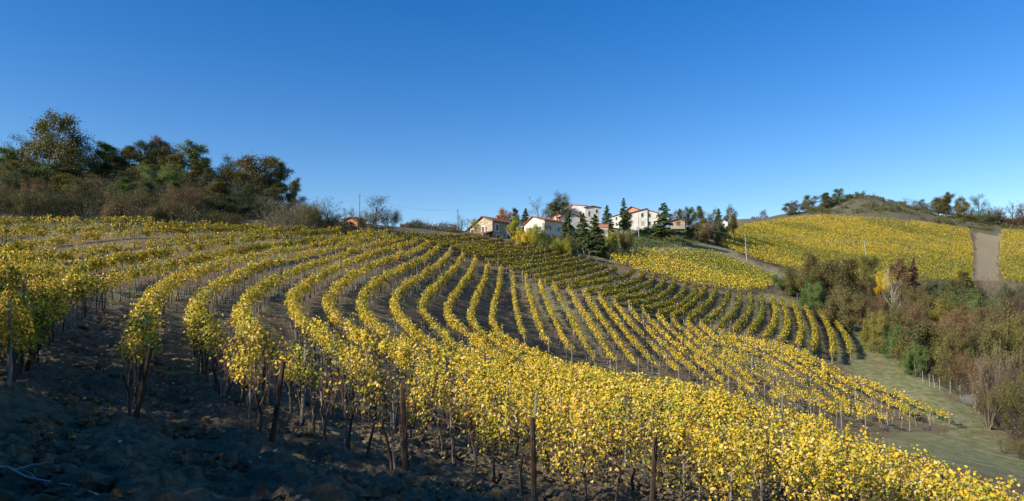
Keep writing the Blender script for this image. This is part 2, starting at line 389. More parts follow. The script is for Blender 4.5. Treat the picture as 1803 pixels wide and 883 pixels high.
# ------------------------------------------------------------------ vine row courses (photo pixels of the row's foot, near end first)
KEY1 = {
 -7: [(-320,462),(-110,424),(0,409),(70,406),(138,408)],
 -5: [(-260,500),(-100,455),(0,437),(150,425),(290,419),(400,417)],
 -3: [(-330,640),(-120,545),(20,500),(150,470),(300,446),(430,431),(540,421)],
 -1: [(15,700),(55,640),(105,592),(165,548),(255,511),(345,486),(430,464),(540,443),(655,425)],
 0:  [(235,748),(248,680),(258,622),(275,570),(300,532),(370,503),(430,480),(520,457),(620,437),(682,424)],
 1:  [(476,785),(412,728),(365,680),(343,635),(346,590),(372,548),(430,506),(500,479),(600,452),(696,430)],
 2:  [(713,852),(535,755),(455,692),(425,642),(428,595),(450,550),(505,508),(600,467),(712,435)],
 5:  [(1330,945),(1050,802),(850,716),(722,662),(652,612),(630,572),(648,537),(700,497),(773,449)],
 10: [(1930,1062),(1803,985),(1650,913),(1500,853),(1400,815),(1300,775),(1200,741),(1050,700),(960,662),(890,630),(868,602),(868,575),(872,545),(883,487)],
 11: [(924,616),(916,598),(908,560),(902,496)],
 18: [(1196,675),(1168,646),(1140,618),(1082,550)],
 24: [(1482,756),(1400,706),(1322,654),(1233,590)],
 29: [(1672,757),(1540,697),(1440,652),(1365,622)],
}
NS = 80
def smooth_path(pts, n=NS):
    pts = np.asarray(pts, float)
    for _ in range(3):
        q = [pts[0]]
        for a, b in zip(pts[:-1], pts[1:]): q += [a*.75 + b*.25, a*.25 + b*.75]
        q.append(pts[-1]); pts = np.array(q)
    L = np.concatenate([[0], np.cumsum(np.linalg.norm(np.diff(pts, axis=0), axis=1))])
    s = np.linspace(0, L[-1], n)
    return np.stack([np.interp(s, L, pts[:, i]) for i in (0, 1)], 1)
PATH1 = {}
_ks = sorted(KEY1)
_kw = {k: smooth_path([at(*p) for p in KEY1[k]]) for k in _ks}
for a, b in zip(_ks[:-1], _ks[1:]):
    for k in range(a, b + 1):
        if (a, b) == (10, 11) : PATH1[k] = _kw[k]; continue
        t = (k - a) / (b - a); PATH1[k] = _kw[a] * (1 - t) + _kw[b] * t
for k in range(5, 11):                       # these rows run on past the frame's lower edge
    p = PATH1[k]; v = p[0] - p[3]; v /= np.linalg.norm(v); PATH1[k] = np.concatenate([[p[0] + v * q for q in np.arange({5: .5, 6: 1.0, 7: 1.5}.get(k, 3.0), 0, -.5)], p])
L2 = [(703,424),(716,431),(735,438),(753,443),(773,446),(794,451),(815,457),(834,463),(855,474),(877,481),(898,488),(920,497),(941,504),(961,511),(985,519),(1007,522),(1033,531),(1057,536),(1082,543),
      (1107,551),(1131,560),(1160,568),(1182,574),(1210,581),(1238,588),(1265,594),(1292,599),(1318,604),(1347,610),(1375,615),(1405,622),(1432,628),(1465,640),(1498,634)]
R2 = [(835,427),(860,430),(885,433),(905,437),(925,440),(945,443),(962,446),(975,449),(990,453),(1007,459),(1022,464),(1037,469),(1052,474),(1067,479),(1084,484),(1116,487),(1133,492),(1152,496),(1170,500),
      (1187,504),(1207,510),(1222,512),(1243,515),(1260,518),(1283,523),(1302,527),(1321,529),(1340,533),(1360,536),(1376,540),(1395,544),(1418,552),(1444,561),(1472,579)]
PATH2 = []
for i, (a, b) in enumerate(zip(L2, R2)):
    A = at(*a, dmin=55); B = at(*b, dmin=60); d = B - A; nrm = np.array([d[1], -d[0]])
    bul = .10 if i < 22 else .05
    t = np.linspace(0, 1, 9)[:, None]
    PATH2.append(smooth_path(A + d * t + nrm * bul * 4 * t * (1 - t) * .5))

# ------------------------------------------------------------------ ground sheet
GRASS = [[(1018,440),(1075,446),(1092,452),(1080,466),(1040,456),(1008,448)],[(1335,512),(1400,528),(1480,560),(1555,600),(1600,658),(1692,700),(1730,733),(1803,785),(1803,870),(1700,830),(1560,785),(1555,772),(1676,762),(1505,655),(1482,572),(1420,545),(1340,524)]]
TRACK = [[(1245,420),(1262,420),(1275,440),(1330,465),(1395,482),(1395,497),(1360,488),(1300,462),(1240,437),(1170,440),(1175,430)],
         [(1722,404),(1759,404),(1755,495),(1714,495)]]
DIRT_BELOW_HOUSES = []
def build_ground():
    th_in = np.arange(-38.5, 38.5, .115); th_out = np.concatenate([np.arange(38.5, 180, 1.6)])
    th = np.concatenate([-th_out[::-1], th_in, th_out]); th = np.radians(np.unique(np.round(th, 4)))
    r = [1.6]
    while r[-1] < 1500:
        q = r[-1]; r.append(q * (1.02 if q < 6 else 1.0052 if q < 26 else 1.0125 if q < 130 else 1.022 if q < 450 else 1.12))
    r = np.array(r)
    T, Rr = np.meshgrid(th, r, indexing='ij'); X = Rr * np.sin(T); Y = Rr * np.cos(T); Z = ground(X, Y)
    py = np.where(Y > 1, HY - F * Z / np.maximum(Y, 1), 2000); px = np.where(Y > 1, CX + F * X / np.maximum(Y, 1), -9000)
    g = np.zeros_like(Z); t = np.zeros_like(Z); s = np.zeros_like(Z)
    vis = Y > 40
    gn = fbm(X / 3.5, Y / 3.5, 131)
    for P in GRASS:
        q = inpoly(px, py, P) & vis & (Y < 160); g[q] = np.clip(.46 + 1.3 * (gn[q] - .42), .1, .85)
    for P in TRACK: t[inpoly(px + 9 * (fbm(X / 2.5, Y / 2.5, 17) - .5), py + 5 * (fbm(X / 3, Y / 3, 19) - .5), P) & (Y > 120)] = .8
    # grass strips between the rows of the far terrace and weeds elsewhere
    for i in range(len(PATH2) - 1):
        if i % 2 == 0 and i > 10:
            mid = (PATH2[i] + PATH2[i + 1]) / 2
            for q in mid[2:-2]:
                k = (np.abs(X - q[0]) < 3) & (np.abs(Y - q[1]) < 3)
                g[k] = np.maximum(g[k], .42 * np.exp(-((X[k]-q[0])**2 + (Y[k]-q[1])**2) / .9))
    lawn = (px > 1000) & (px < 1300) & (Y > 158) & (Y < 300) & (t < .1); g[lawn] = .6
    lawn2 = inpoly(px, py, [(1010,432),(1100,440),(1300,430),(1300,398),(1000,398)]) & (Y > 150); g[lawn2] = .65
    bank = inpoly(px, py, [(1010,425),(1075,446),(1090,455),(1020,450)]) & (Y > 130); g[bank] = .55
    s[((px > 1340) & (py < 384) & (Y > 330)) | ((px > 1640) & (Y > 345))] = .7
    s[inpoly(px, py, [(1425,388),(1460,376),(1560,382),(1640,390),(1718,404),(1803,404),(1803,340),(1425,330)]) & (Y > 300)] = .75
    wood = (px < 545) & (Y > 94) & (px > -4000); s[wood] = .7
    s[(px >= 545) & (px < 780) & (Y > 104)] = .65
    ravine = (px > 1395) & (Y > 60) & (Y < 215) & (g < .1) & inpoly(px, py, [(1395,500),(1400,527),(1482,558),(1556,597),(1602,655),(1694,697),(1732,730),(1900,840),(2600,1000),(2600,490),(1700,487),(1450,480)])
    s[ravine] = .75
    s[(Y < 12) & (px < -200)] = .5
    # weed tint in lower dip and under rows at the left
    gl = fbm(X / 5, Y / 5, 31); dip = (Y > 20) & (Y < 110) & (g < .1) & (s < .1) & (t < .1)
    g[dip] = np.maximum(g[dip], np.clip((gl[dip] - .5) * 1.5, 0, .3))
    soft = (g < .3) & (t < .1) & (s < .3)
    # clods and furrows (real relief, only on tilled soil)
    fade = np.clip((70 - Rr) / 50, 0.12, 1) * (Rr < 160)
    n1 = np.abs(fbm(X / 1.1, Y / 1.1, 3, 3) - .5) * 2
    n2 = fbm(X / .34, Y / .34, 9, 3); n3 = vnoise(X / .13, Y / .13, 21)
    n4 = np.abs(fbm(X / .5 + 7, Y / .5, 33, 2) - .5) * 2
    n5 = np.abs(vnoise(X / .21, Y / .21, 61) - .5) * 2; n6 = np.abs(vnoise(X / .095, Y / .095, 71) - .5) * 2
    rough = np.clip(fbm(X / 2.2, Y / 2.2, 91) * 2.4 - .7, .15, 1)
    clod = .13 * (n1 - .25) + .13 * (.5 - n4) * (Rr < 45) + (.13 * (.5 - n5) + .055 * (.5 - n6)) * rough * (Rr < 32) + .30 * (np.clip(n2, .42, 1) - .5) * np.clip(1.2 - Rr / 40, .2, 1) + .075 * (n3 - .5) * (Rr < 34)
    fur = .07 * np.sin((X * .86 + Y * .5) / .9 * 2 * math.pi * .5 + 2 * fbm(X / 4, Y / 4, 5)) * (Rr < 60)
    Z = Z + np.where(soft, (clod + fur) * fade, 0.04 * (fbm(X / .9, Y / .9, 5) - .5))
    far = Rr > 130
    Z = Z + np.where(far, (fbm(X / 14, Y / 14, 8) - .5) * 1.2 * np.clip((Rr - 230) / 100, 0, 1), 0)
    nt_, nr = X.shape
    V = np.stack([X, Y, Z], -1).reshape(-1, 3)
    i = np.arange(nt_ - 1)[:, None] * nr + np.arange(nr - 1)[None]
    q = np.stack([i, i + nr, i + nr + 1, i + 1], -1).reshape(-1, 4)
    iw = (nt_ - 1) * nr + np.arange(nr - 1); jw = np.arange(nr - 1)
    q = np.concatenate([q, np.stack([iw, jw, jw + 1, iw + 1], 1)])
    mb = MB(); mb.add(V, q[:, ::-1], 0, np.stack([g, t, s], -1).reshape(-1, 3))
    # close the small hole under the camera
    c = mb.n; ring = np.arange(nt_) * nr
    mb.add([[0, 0, -1.8]], np.zeros((0, 3), int) + 0)
    mb.f.setdefault((3, 0), []).append(np.stack([ring, np.full(nt_, c), np.roll(ring, -1)], 1))
    me = mb.mesh('ground', ['ground'], True, True, 'zone')
    return tag(link('ground', me), kind='structure')
build_ground()
# ------------------------------------------------------------------ vine rows
G_, YG, YE, GO, TA, BR = [np.array(c) for c in ((.085,.13,.018), (.36,.36,.03), (.73,.53,.04), (.76,.46,.035), (.78,.60,.24), (.20,.10,.045))]
def leaf_colors(rng, n, wts):
    """wts (n,6) weights for the six leaf tones"""
    cw = np.cumsum(wts, 1); cw /= cw[:, -1:]
    k = (rng.random((n, 1)) > cw).sum(1).clip(0, 5)
    pal = np.stack([G_, YG, YE, GO, TA, BR])[k]
    return pal * rng.uniform(.72, 1.2, (n, 1)) * (1 + rng.normal(0, .05, (n, 3)))
POST_ME = {}
def post_mesh(mat, h, r):
    key = (mat, h, r)
    if key not in POST_ME:
        mb = MB(); z = np.linspace(-.35, h, 5)
        pts = np.stack([.012 * np.sin(z * 3), .012 * np.cos(z * 2.3), z], 1)
        mb.tube(pts, r * np.array([1.12, 1.05, 1, .97, .9]), 7)
        POST_ME[key] = mb.mesh('trellis_post', [mat], False)
    return POST_ME[key]
TRUNKS = []
def trunk_meshes():
    rng = np.random.default_rng(5)
    for i in range(6):
        mb = MB(); z = np.array([-.15, .05, .25, .45, .65, .82])
        w_ = rng.normal(0, .035, (6, 2)).cumsum(0); w_ -= w_[0]
        mb.tube(np.column_stack([w_, z]), np.array([.045, .035, .028, .03, .027, .02]), 6)
        # the support stake that stands with the vine
        if i % 2 == 0:
            mb.tube([[.07, .03, -.2], [.06, .02, .5], [.05 + rng.normal(0, .03), .02, 1.05]], .018, 5, 1)
        # two bent arms along the wire
        top = np.array([w_[-1, 0], w_[-1, 1], .82])
        for sgn in (-1, 1):
            mb.tube([top, top + [sgn * .15, rng.normal(0, .02), .08], top + [sgn * .42, rng.normal(0, .03), .06]], [.018, .013, .008], 5)
        TRUNKS.append(mb.mesh('vine_trunk', ['bark', 'post_grey'], False))
trunk_meshes()

def row_profile(kind, k, u, s, rng_off, d):
    """weights of the six leaf tones along the row (u 0 near .. 1 far)"""
    vig = (_h(np.array([k * 7 + 3]), np.array([11]), 5)[0] - .5) * .5
    f = vig * .35 + fbm(s / 5.0 + rng_off * 7.3, np.zeros_like(s) + rng_off, 3); f2 = fbm(s / 1.6 + rng_off * 3.1, np.zeros_like(s) + 5.5, 11)
    g = np.clip((f - .38) * 2.4, 0, 1); p = np.clip((f2 - .45) * 3.0, 0, 1)
    W = np.zeros((len(s), 6))
    if kind == 'terrace':
        yl = np.clip(1 - u * 2.2, 0, 1); br = np.clip((u - .25) * 1.4, 0, 1) * np.clip(1.35 - abs(k - 9) / 12, 0.1, 1)
        W[:, 0] = .9 + .5 * g; W[:, 1] = .5; W[:, 2] = .16 + .8 * yl * p; W[:, 3] = .08 + .2 * yl; W[:, 4] = .04; W[:, 5] = .08 + 1.1 * br
        if k > 27: W[:, 2] += .6; W[:, 0] *= .65
        if k < 8: W[:, 2] += .3; W[:, 5] += .25
    elif kind == 'slope':
        W[:, 0] = .22 + .7 * g * g; W[:, 1] = .85; W[:, 2] = .75 * (1 - g) + .35; W[:, 3] = .2 + .5 * p; W[:, 4] = .22 * (1 - g); W[:, 5] = .08 + .3 * p
    else:
        near = np.clip((45 - d) / 30, 0, 1); p = np.clip(p, 0, 1.2)
        W[:, 0] = .08 + .5 * g * g; W[:, 1] = .62 + .6 * g; W[:, 2] = 1.0; W[:, 3] = .5 * (.4 + p); W[:, 4] = .2 + .45 * near * p; W[:, 5] = .06
    return W

ROWS = {}
def vine_row(path, kind, k, label, group, dens=1.0, hi=1.85, end_post=True):
    rng = np.random.default_rng(abs(k) * 13 + {'terrace': 1000, 'slope': 2000, 'fan': 3000}[kind])
    L = np.concatenate([[0], np.cumsum(np.linalg.norm(np.diff(path, axis=0), axis=1))]); LL = L[-1]
    root = empty('vine_row', (path[0, 0], path[0, 1], float(ground(*path[0]))))
    tag(root, label, 'vine row', group)
    org = np.array(root.location)
    step = .25; s = np.arange(0, LL, step)
    x = np.interp(s, L, path[:, 0]); y = np.interp(s, L, path[:, 1])
    d = np.hypot(x, y)
    px = CX + F * x / np.maximum(y, .1)
    inside = (px > -330) & (px < 2130) & (y > 2)
    tx = np.gradient(x); ty = np.gradient(y); tl = np.hypot(tx, ty) + 1e-9; tx /= tl; ty /= tl
    off = rng.random() * 100
    u = s / LL
    gap = fbm(s / 1.3 + off, np.zeros_like(s) + k, 41); gap2 = fbm(s / 6 + off, np.zeros_like(s) + k, 47)
    fill = np.clip(.35 + 1.9 * (gap - .28), .12, 1.35) * np.clip(.5 + 1.5 * (gap2 - .2), .35, 1.15)
    miss = vnoise(s / .95 + off * 3, np.zeros_like(s) + k, 93)
    if kind != 'terrace': fill = np.where(miss < np.where(d < 45, .14, .09), fill * .15, fill)
    if kind == 'terrace': fill = np.clip(fill * .35 + .72, .6, 1.15)
    per = np.where(d < 18, 900, np.where(d < 30, 640, np.where(d < 50, 260, np.where(d < 85, 130, 100)))) * dens
    size = np.where(d < 18, .056, np.where(d < 30, .070, np.where(d < 50, .11, np.where(d < 85, .155, .18))))
    if kind == 'slope': per = per * 2.1
    if kind == 'fan': per = per * np.where(d > 40, 1.35, 1.0)
    if kind == 'terrace': per = per * 2.0
    if kind == 'fan' and k <= 6:
        bare = {0: 1.2, 1: 7.5, 2: 4.2, 3: 8.0, 4: 1.0, 5: -2.0, 6: -4.0}[k]
        low = np.where(vnoise(s / 1.6 + k * 9.7, np.zeros_like(s), 7) > .78, .45, .05)
        fill = fill * np.clip((s - bare) / 2.0, low, 1) * np.clip((s - .6) / .8, 0, 1)
    # ragged, sparse lower rows in the dip
    if kind == 'fan' and k >= 13:
        t_ = np.clip((u - .02) / (.25 + .04 * min(k - 13, 8) - .02 * max(k - 24, 0)), 0, 1); sp = (.25 + .75 * t_)
        fill *= np.where(fbm(s / 2.1 + off, np.zeros_like(s) + 3.3, 77) > .50 - .16 * t_, sp + .25, sp * .35)
    cnt = rng.poisson(np.clip(per * step * fill * inside, 0, None))
    idx = np.repeat(np.arange(len(s)), cnt); n = len(idx)
    mb = MB()
    if n:
        ns_ = int(LL / .13) + 2
        sh_ = np.clip(((s[idx] + rng.uniform(-.3, .3, n)) / .13).astype(int), 0, ns_ - 1)
        sh_s = (np.arange(ns_) + rng.uniform(-.6, .6, ns_)) * .13; sh_top = rng.normal(0, .17, ns_); sh_lat = rng.normal(0, .6, ns_).clip(-1.3, 1.3); sh_lean = rng.normal(0, .16, ns_); sh_w = rng.normal(0, .16, ns_)
        top = hi - .42 + .62 * fbm(s / .8 + off, np.zeros_like(s) + 9, 51)
        base = np.where(d < 26, .62 if not (kind == 'fan' and 4 <= k <= 10) else .24, .62 + .20 * np.clip((d - 26) / 12, 0, 1)) + (-.02 if kind == 'slope' else 0)
        bot = base + .50 * fbm(s / .9 + off, np.zeros_like(s) + 2, 57)
        if kind == 'fan' and k >= 3: bot = bot - .42 * np.clip((vnoise(s / 1.3 + off, np.zeros_like(s) + 4, 83) - .30) * 4, 0, 1) * (d < 26)
        if kind == 'terrace': bot = bot - .15; sh_top *= .5; sh_lean *= .5
        v = rng.beta(1.5, 1.25, n); hgt = bot[idx] + (top[idx] + sh_top[sh_] - bot[idx]) * v
        ss = sh_s[sh_] + sh_lean[sh_] * v + rng.normal(0, np.where(d[idx] < 30, .07, .10), n)
        strag = rng.random(n) < .03; hgt[strag] -= rng.uniform(0, .5, strag.sum())
        th_ = (.16 + .12 * fbm(s / 1.0 + off, np.zeros_like(s) + 6, 61)) * (1.3 if kind == 'terrace' else .95)
        lat = (rng.normal(0, .6, n) + sh_lat[sh_] + sh_w[sh_] * v * 2).clip(-1.9, 1.9) * th_[idx] * (1.1 - .35 * v)
        X = x[idx] + tx[idx] * (ss - s[idx]) - ty[idx] * lat; Y = y[idx] + ty[idx] * (ss - s[idx]) + tx[idx] * lat
        Z = ground(X, Y) + hgt
        N = rng.normal(0, .55, (n, 3)); N[:, 0] += -ty[idx] * np.sign(lat) * .8; N[:, 1] += tx[idx] * np.sign(lat) * .8; N[:, 2] += .35 + .5 * v
        Wt = row_profile(kind, k, u[idx], ss, off, d[idx])
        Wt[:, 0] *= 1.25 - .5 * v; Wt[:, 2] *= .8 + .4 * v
        if kind == 'fan' and k >= 1:
            gp_ = np.clip((vnoise(ss / 2.3 + off, np.zeros(n) + k * 1.7, 29) - .45) * 4, 0, 1) * (d[idx] < 26)
            Wt[:, 0] += .9 * gp_ * (1 - v); Wt[:, 1] += 2.2 * gp_ * (1 - .6 * v)
        C = leaf_colors(rng, n, Wt)
        P = np.stack([X, Y, Z], 1) - org
        sz = size[idx] * rng.uniform(.5, 1.4, n)
        n0 = d[idx] < 21; nr = (d[idx] < 34) & ~n0
        mb.leaves(P[n0], sz[n0] * 1.15, N[n0], C[n0], 10, 0, rng); mb.leaves(P[nr], sz[nr], N[nr], C[nr], 6, 0, rng); nr = nr | n0; mb.leaves(P[~nr], sz[~nr], N[~nr], C[~nr], 4, 0, rng)
    # canes: thin upright shoots
    cn = np.where(d < 22, 9, np.where(d < 45, 5.0, np.where(d < 70, 2.0, .6)))
    if kind == 'slope': cn = cn * (1 + 2.2 * np.clip((gap2 - .42) * 5, 0, 1))
    cc = rng.poisson(np.clip(cn * step * inside, 0, None)); ci = np.repeat(np.arange(len(s)), cc)
    if len(ci):
        m = len(ci); lat = rng.normal(0, .06, m)
        X = x[ci] + rng.uniform(-.13, .13, m) - ty[ci] * lat; Y = y[ci] + rng.uniform(-.13, .13, m) + tx[ci] * lat; g0 = ground(X, Y)
        P0 = np.stack([X, Y, g0 + rng.uniform(.55, .95, m)], 1); P2 = np.stack([X + rng.normal(0, .14, m), Y + rng.normal(0, .14, m), g0 + rng.uniform(1.2, 1.85, m)], 1)
        Pm = (P0 + P2) / 2 + rng.normal(0, .04, (m, 3))
        rr = np.where(d[ci] < 30, .0065, .011)
        mb.segs(P0 - org, Pm - org, rr, rr * .85, 3, 1); mb.segs(Pm - org, P2 - org, rr * .85, rr * .6, 3, 1)
    # stems of the vines too far off to be modelled one by one
    sv = np.arange(.4, LL, .95); xv = np.interp(sv, L, path[:, 0]); yv = np.interp(sv, L, path[:, 1])
    dv = np.hypot(xv, yv); pv = CX + F * xv / np.maximum(yv, .1); okv = (pv > -330) & (pv < 2130) & (yv > 2)
    farv = okv & (dv >= 27)
    if farv.any():
        X = xv[farv] + rng.normal(0, .05, farv.sum()); Y = yv[farv] + rng.normal(0, .05, farv.sum()); g0 = ground(X, Y); m = len(X)
        ln = rng.normal(0, .10, (m, 2)); rr = np.full(m, .03)
        grey = rng.random(m) < .5
        hh = np.where(grey, rng.uniform(.8, 1.15, m), .85)
        P0 = np.stack([X, Y, g0 - .15], 1) - org; P1 = np.stack([X + ln[:, 0], Y + ln[:, 1], g0 + hh], 1) - org
        mb.segs(P0[grey], P1[grey], rr[grey], rr[grey] * .8, 4, 2); mb.segs(P0[~grey], P1[~grey], rr[~grey] * 1.1, rr[~grey] * .7, 4, 3)
    mb.build('foliage', ['leaf', 'bark_red', 'post_grey', 'bark'], root, colors=True)
    nearv = okv & (dv < 27) & (dv > 7)
    for q in np.nonzero(nearv)[0]:
        X = xv[q] + rng.normal(0, .05); Y = yv[q] + rng.normal(0, .05)
        o = link('vine_trunk', TRUNKS[int(rng.integers(6))], root, (X - org[0], Y - org[1], float(ground(X, Y)) - org[2] + .03))
        o.rotation_euler = (rng.normal(0, .10), rng.normal(0, .10), math.atan2(np.interp(sv[q], s, ty), np.interp(sv[q], s, tx)) + (0 if rng.random() < .5 else math.pi))
    # trellis posts
    gapp = 5.2
    sp_ = np.arange(0, LL + .01, gapp)
    if LL - sp_[-1] > 1.5: sp_ = np.append(sp_, LL)
    for q, sq in enumerate(sp_):
        X = float(np.interp(sq, L, path[:, 0])); Y = float(np.interp(sq, L, path[:, 1])); dd = math.hypot(X, Y); pp = CX + F * X / max(Y, .1)
        if not (-60 < pp < 1870 and Y > 5) or (q == 0 and kind == 'fan' and 5 <= k <= 10): continue
        first = q == 0 and kind == 'fan' and dd < 40
        mat = 'post_brown' if (first and k < 5) or (dd < 45 and rng.random() < .35 and k < 5) else 'post_grey'
        first = first and k < 5
        h = 1.5 if first else (1.62 if 5 <= k <= 10 and kind == 'fan' else 1.8) if dd < 50 else 1.95
        r_ = .046 if first else .036 if dd < 60 else .055
        o = link('trellis_post', post_mesh(mat, h, r_), root, (X - org[0], Y - org[1], float(ground(X, Y)) - org[2]))
        lean = .10 if dd < 30 else .04
        o.rotation_euler = (rng.normal(0, lean * .5), ({0: .22, 1: .2, 2: .0, 3: .03}.get(k, .12) if first else .14 if dd < 26 and q == 1 else 0) + rng.normal(0, lean * .5), rng.random() * 0)
    # wires, where they can be made out
    if d.min() < 30:
        wb = MB(); ok = inside & (d < 40); kk = np.nonzero(ok)[0][2::4]
        if len(kk) > 2:
            for hz in (.85, 1.35, 1.75):
                wb.tube(np.stack([x[kk], y[kk], ground(x[kk], y[kk]) + hz], 1) - org, .0018, 3)
            wb.build('trellis_wire', ['wire'], root)
    return root

def build_rows():
    G1, G2, G3 = 'vine rows of the curving fan', 'vine rows of the green upper terrace', 'vine rows of the left slope'
    for k in sorted(PATH1):
        if k < 0:
            lab = f'yellow-green vine row below the wood, {ORD[-k]} row uphill from the leftmost brown end post'
            vine_row(PATH1[k], 'slope', k, lab, G3, hi=1.98)
        else:
            if k == 0: lab = 'yellow vine row starting at the leftmost dark brown end post in the shaded foreground'
            elif k <= 5: lab = f'yellow vine row curling uphill, {ORD[k]} row right of the leftmost dark brown end post'
            elif k < 10: lab = f'dense golden foreground vine row, {ORD[10 - k]} in front of the mass rear edge row'
            elif k == 10: lab = 'golden vine row forming the upper rear edge of the bright foreground mass'
            elif k < 19: lab = f'yellow vine row descending into the dip, {ORD[k - 10]} row behind the bright foreground mass'
            elif k < 29: lab = f'thin yellow vine row in the dip, {ORD[29 - k]} left of the grassy path row'
            else: lab = 'last yellow vine row of the dip, ending beside the grassy path'
            vine_row(PATH1[k], 'fan', k, lab, G1, dens=1.25 if 3 <= k <= 10 else 1.0)
    n = len(PATH2)
    for i, p in enumerate(PATH2):
        j = n - 1 - i
        if j == 0: lab = 'short vine row at the grassy right-hand edge of the upper terrace'
        elif j < 20: lab = f'trimmed green vine row on the upper terrace, {ORD[j]} row in from its grassy right-hand edge'
        else: lab = f'brownish green upper terrace vine row, {ORD[i + 1]} one downhill from the stone farmhouse'
        vine_row(p, 'terrace', i, lab, G2, hi=1.8)
build_rows()

def mass_vineyard(name, label, poly, drange, kind, seed, step=2.5):
    """far vineyard whose rows close up into one golden sheet"""
    rng = np.random.default_rng(seed); mb = MB()
    rows = np.arange(drange[0], drange[1], step)
    xs0, xs1 = min(p[0] for p in poly), max(p[0] for p in poly)
    for i, d0 in enumerate(rows):
        xa = (xs0 - CX) / F * d0; xb = (xs1 - CX) / F * d0
        n = int((xb - xa) * 46)
        if n <= 0: continue
        x = rng.uniform(xa, xb, n); bend = 5 * np.sin(x / 34 + .6)
        y = d0 + bend + rng.normal(0, .28, n)
        z = ground(x, y); px, py = proj(x, y, z)
        gp = fbm(x / 1.7 + i * 9.1, np.zeros(n) + i, 71)
        ok = inpoly(px, py, poly) & (y > drange[0]) & (rng.random(n) < np.clip(.42 + 2.6 * (gp - .3), .10, 1))
        x, y, z = x[ok], y[ok], z[ok]; n = len(x)
        if n == 0: continue
        v = rng.beta(1.6, 1.2, n)
        P = np.stack([x, y, z + .55 + 1.3 * v], 1)
        N = rng.normal(0, .5, (n, 3)); N[:, 1] -= .5 * np.sign(rng.random(n) - .25); N[:, 2] += .6
        f = fbm(x / 26, y / 17, 83, 4); f2 = fbm(x / 6, y / 5, 87); pyv = proj(x, y, z)[1]; pxv = proj(x, y, z)[0]
        if kind == 'hill':
            g = np.clip((f - .46) * 5 + (pyv - 412) / 70 - .9 * np.clip((1420 - pxv) / 90, 0, 1) * (pyv > 440), 0, 1); o = np.clip((405 - pyv) / 22, 0, 1)
        else:
            g = np.clip((f - .47) * 4 + (pxv - 1240) / 160, 0, 1); o = np.clip((f2 - .5) * 3, 0, 1)
        W = np.stack([.16 + 1.1 * g, .85 + 1.2 * g, .85 - .5 * g, .15 + .55 * o, .1 + .15 * o, .05 + .6 * np.clip((f2 - .58) * 5, 0, 1)], 1)
        mb.leaves(P, rng.uniform(.20, .38, n), N, leaf_colors(rng, n, W), 4, 0, rng)
        m = int((xb - xa) / 1.5); X = rng.uniform(xa, xb, m); Y = d0 + 5 * np.sin(X / 34 + .6); Z = ground(X, Y); q = inpoly(*proj(X, Y, Z), poly)
        X, Y, Z = X[q], Y[q], Z[q]; r = np.full(len(X), .045)
        mb.segs(np.stack([X, Y, Z - .1], 1), np.stack([X + rng.normal(0, .1, len(X)), Y, Z + np.where(rng.random(len(X)) < .15, 2.1, .9)], 1), r, r * .8, 3, 1)
    o = mb.build(name, ['leaf', 'bark'], colors=True)
    return tag(o, label, 'vineyard', None, 'stuff')
mass_vineyard('hillside_vineyard', 'golden and green vineyard sheet covering the hill under the scrubby hilltop',
    [(1260,430),(1280,415),(1305,403),(1345,395),(1392,388),(1450,383),(1550,388),(1640,397),(1717,409),(1712,500),(1450,500),(1392,478),(1330,461),(1285,443)], (190, 385), 'hill', 1)
mass_vineyard('side_vineyard', 'golden vineyard patch right of the pale earth strip at the hill edge',
    [(1763,410),(1900,408),(1900,500),(1757,500)], (205, 372), 'hill', 2)
mass_vineyard('hollow_vineyard', 'yellow vineyard sheet in the hollow between the terrace and the village bank',
    [(1074,464),(1088,451),(1130,447),(1200,447),(1255,450),(1310,470),(1372,496),(1378,506),(1335,517),(1300,518),(1245,511),(1190,500),(1130,485)], (120, 200), 'hollow', 3, 2.3)
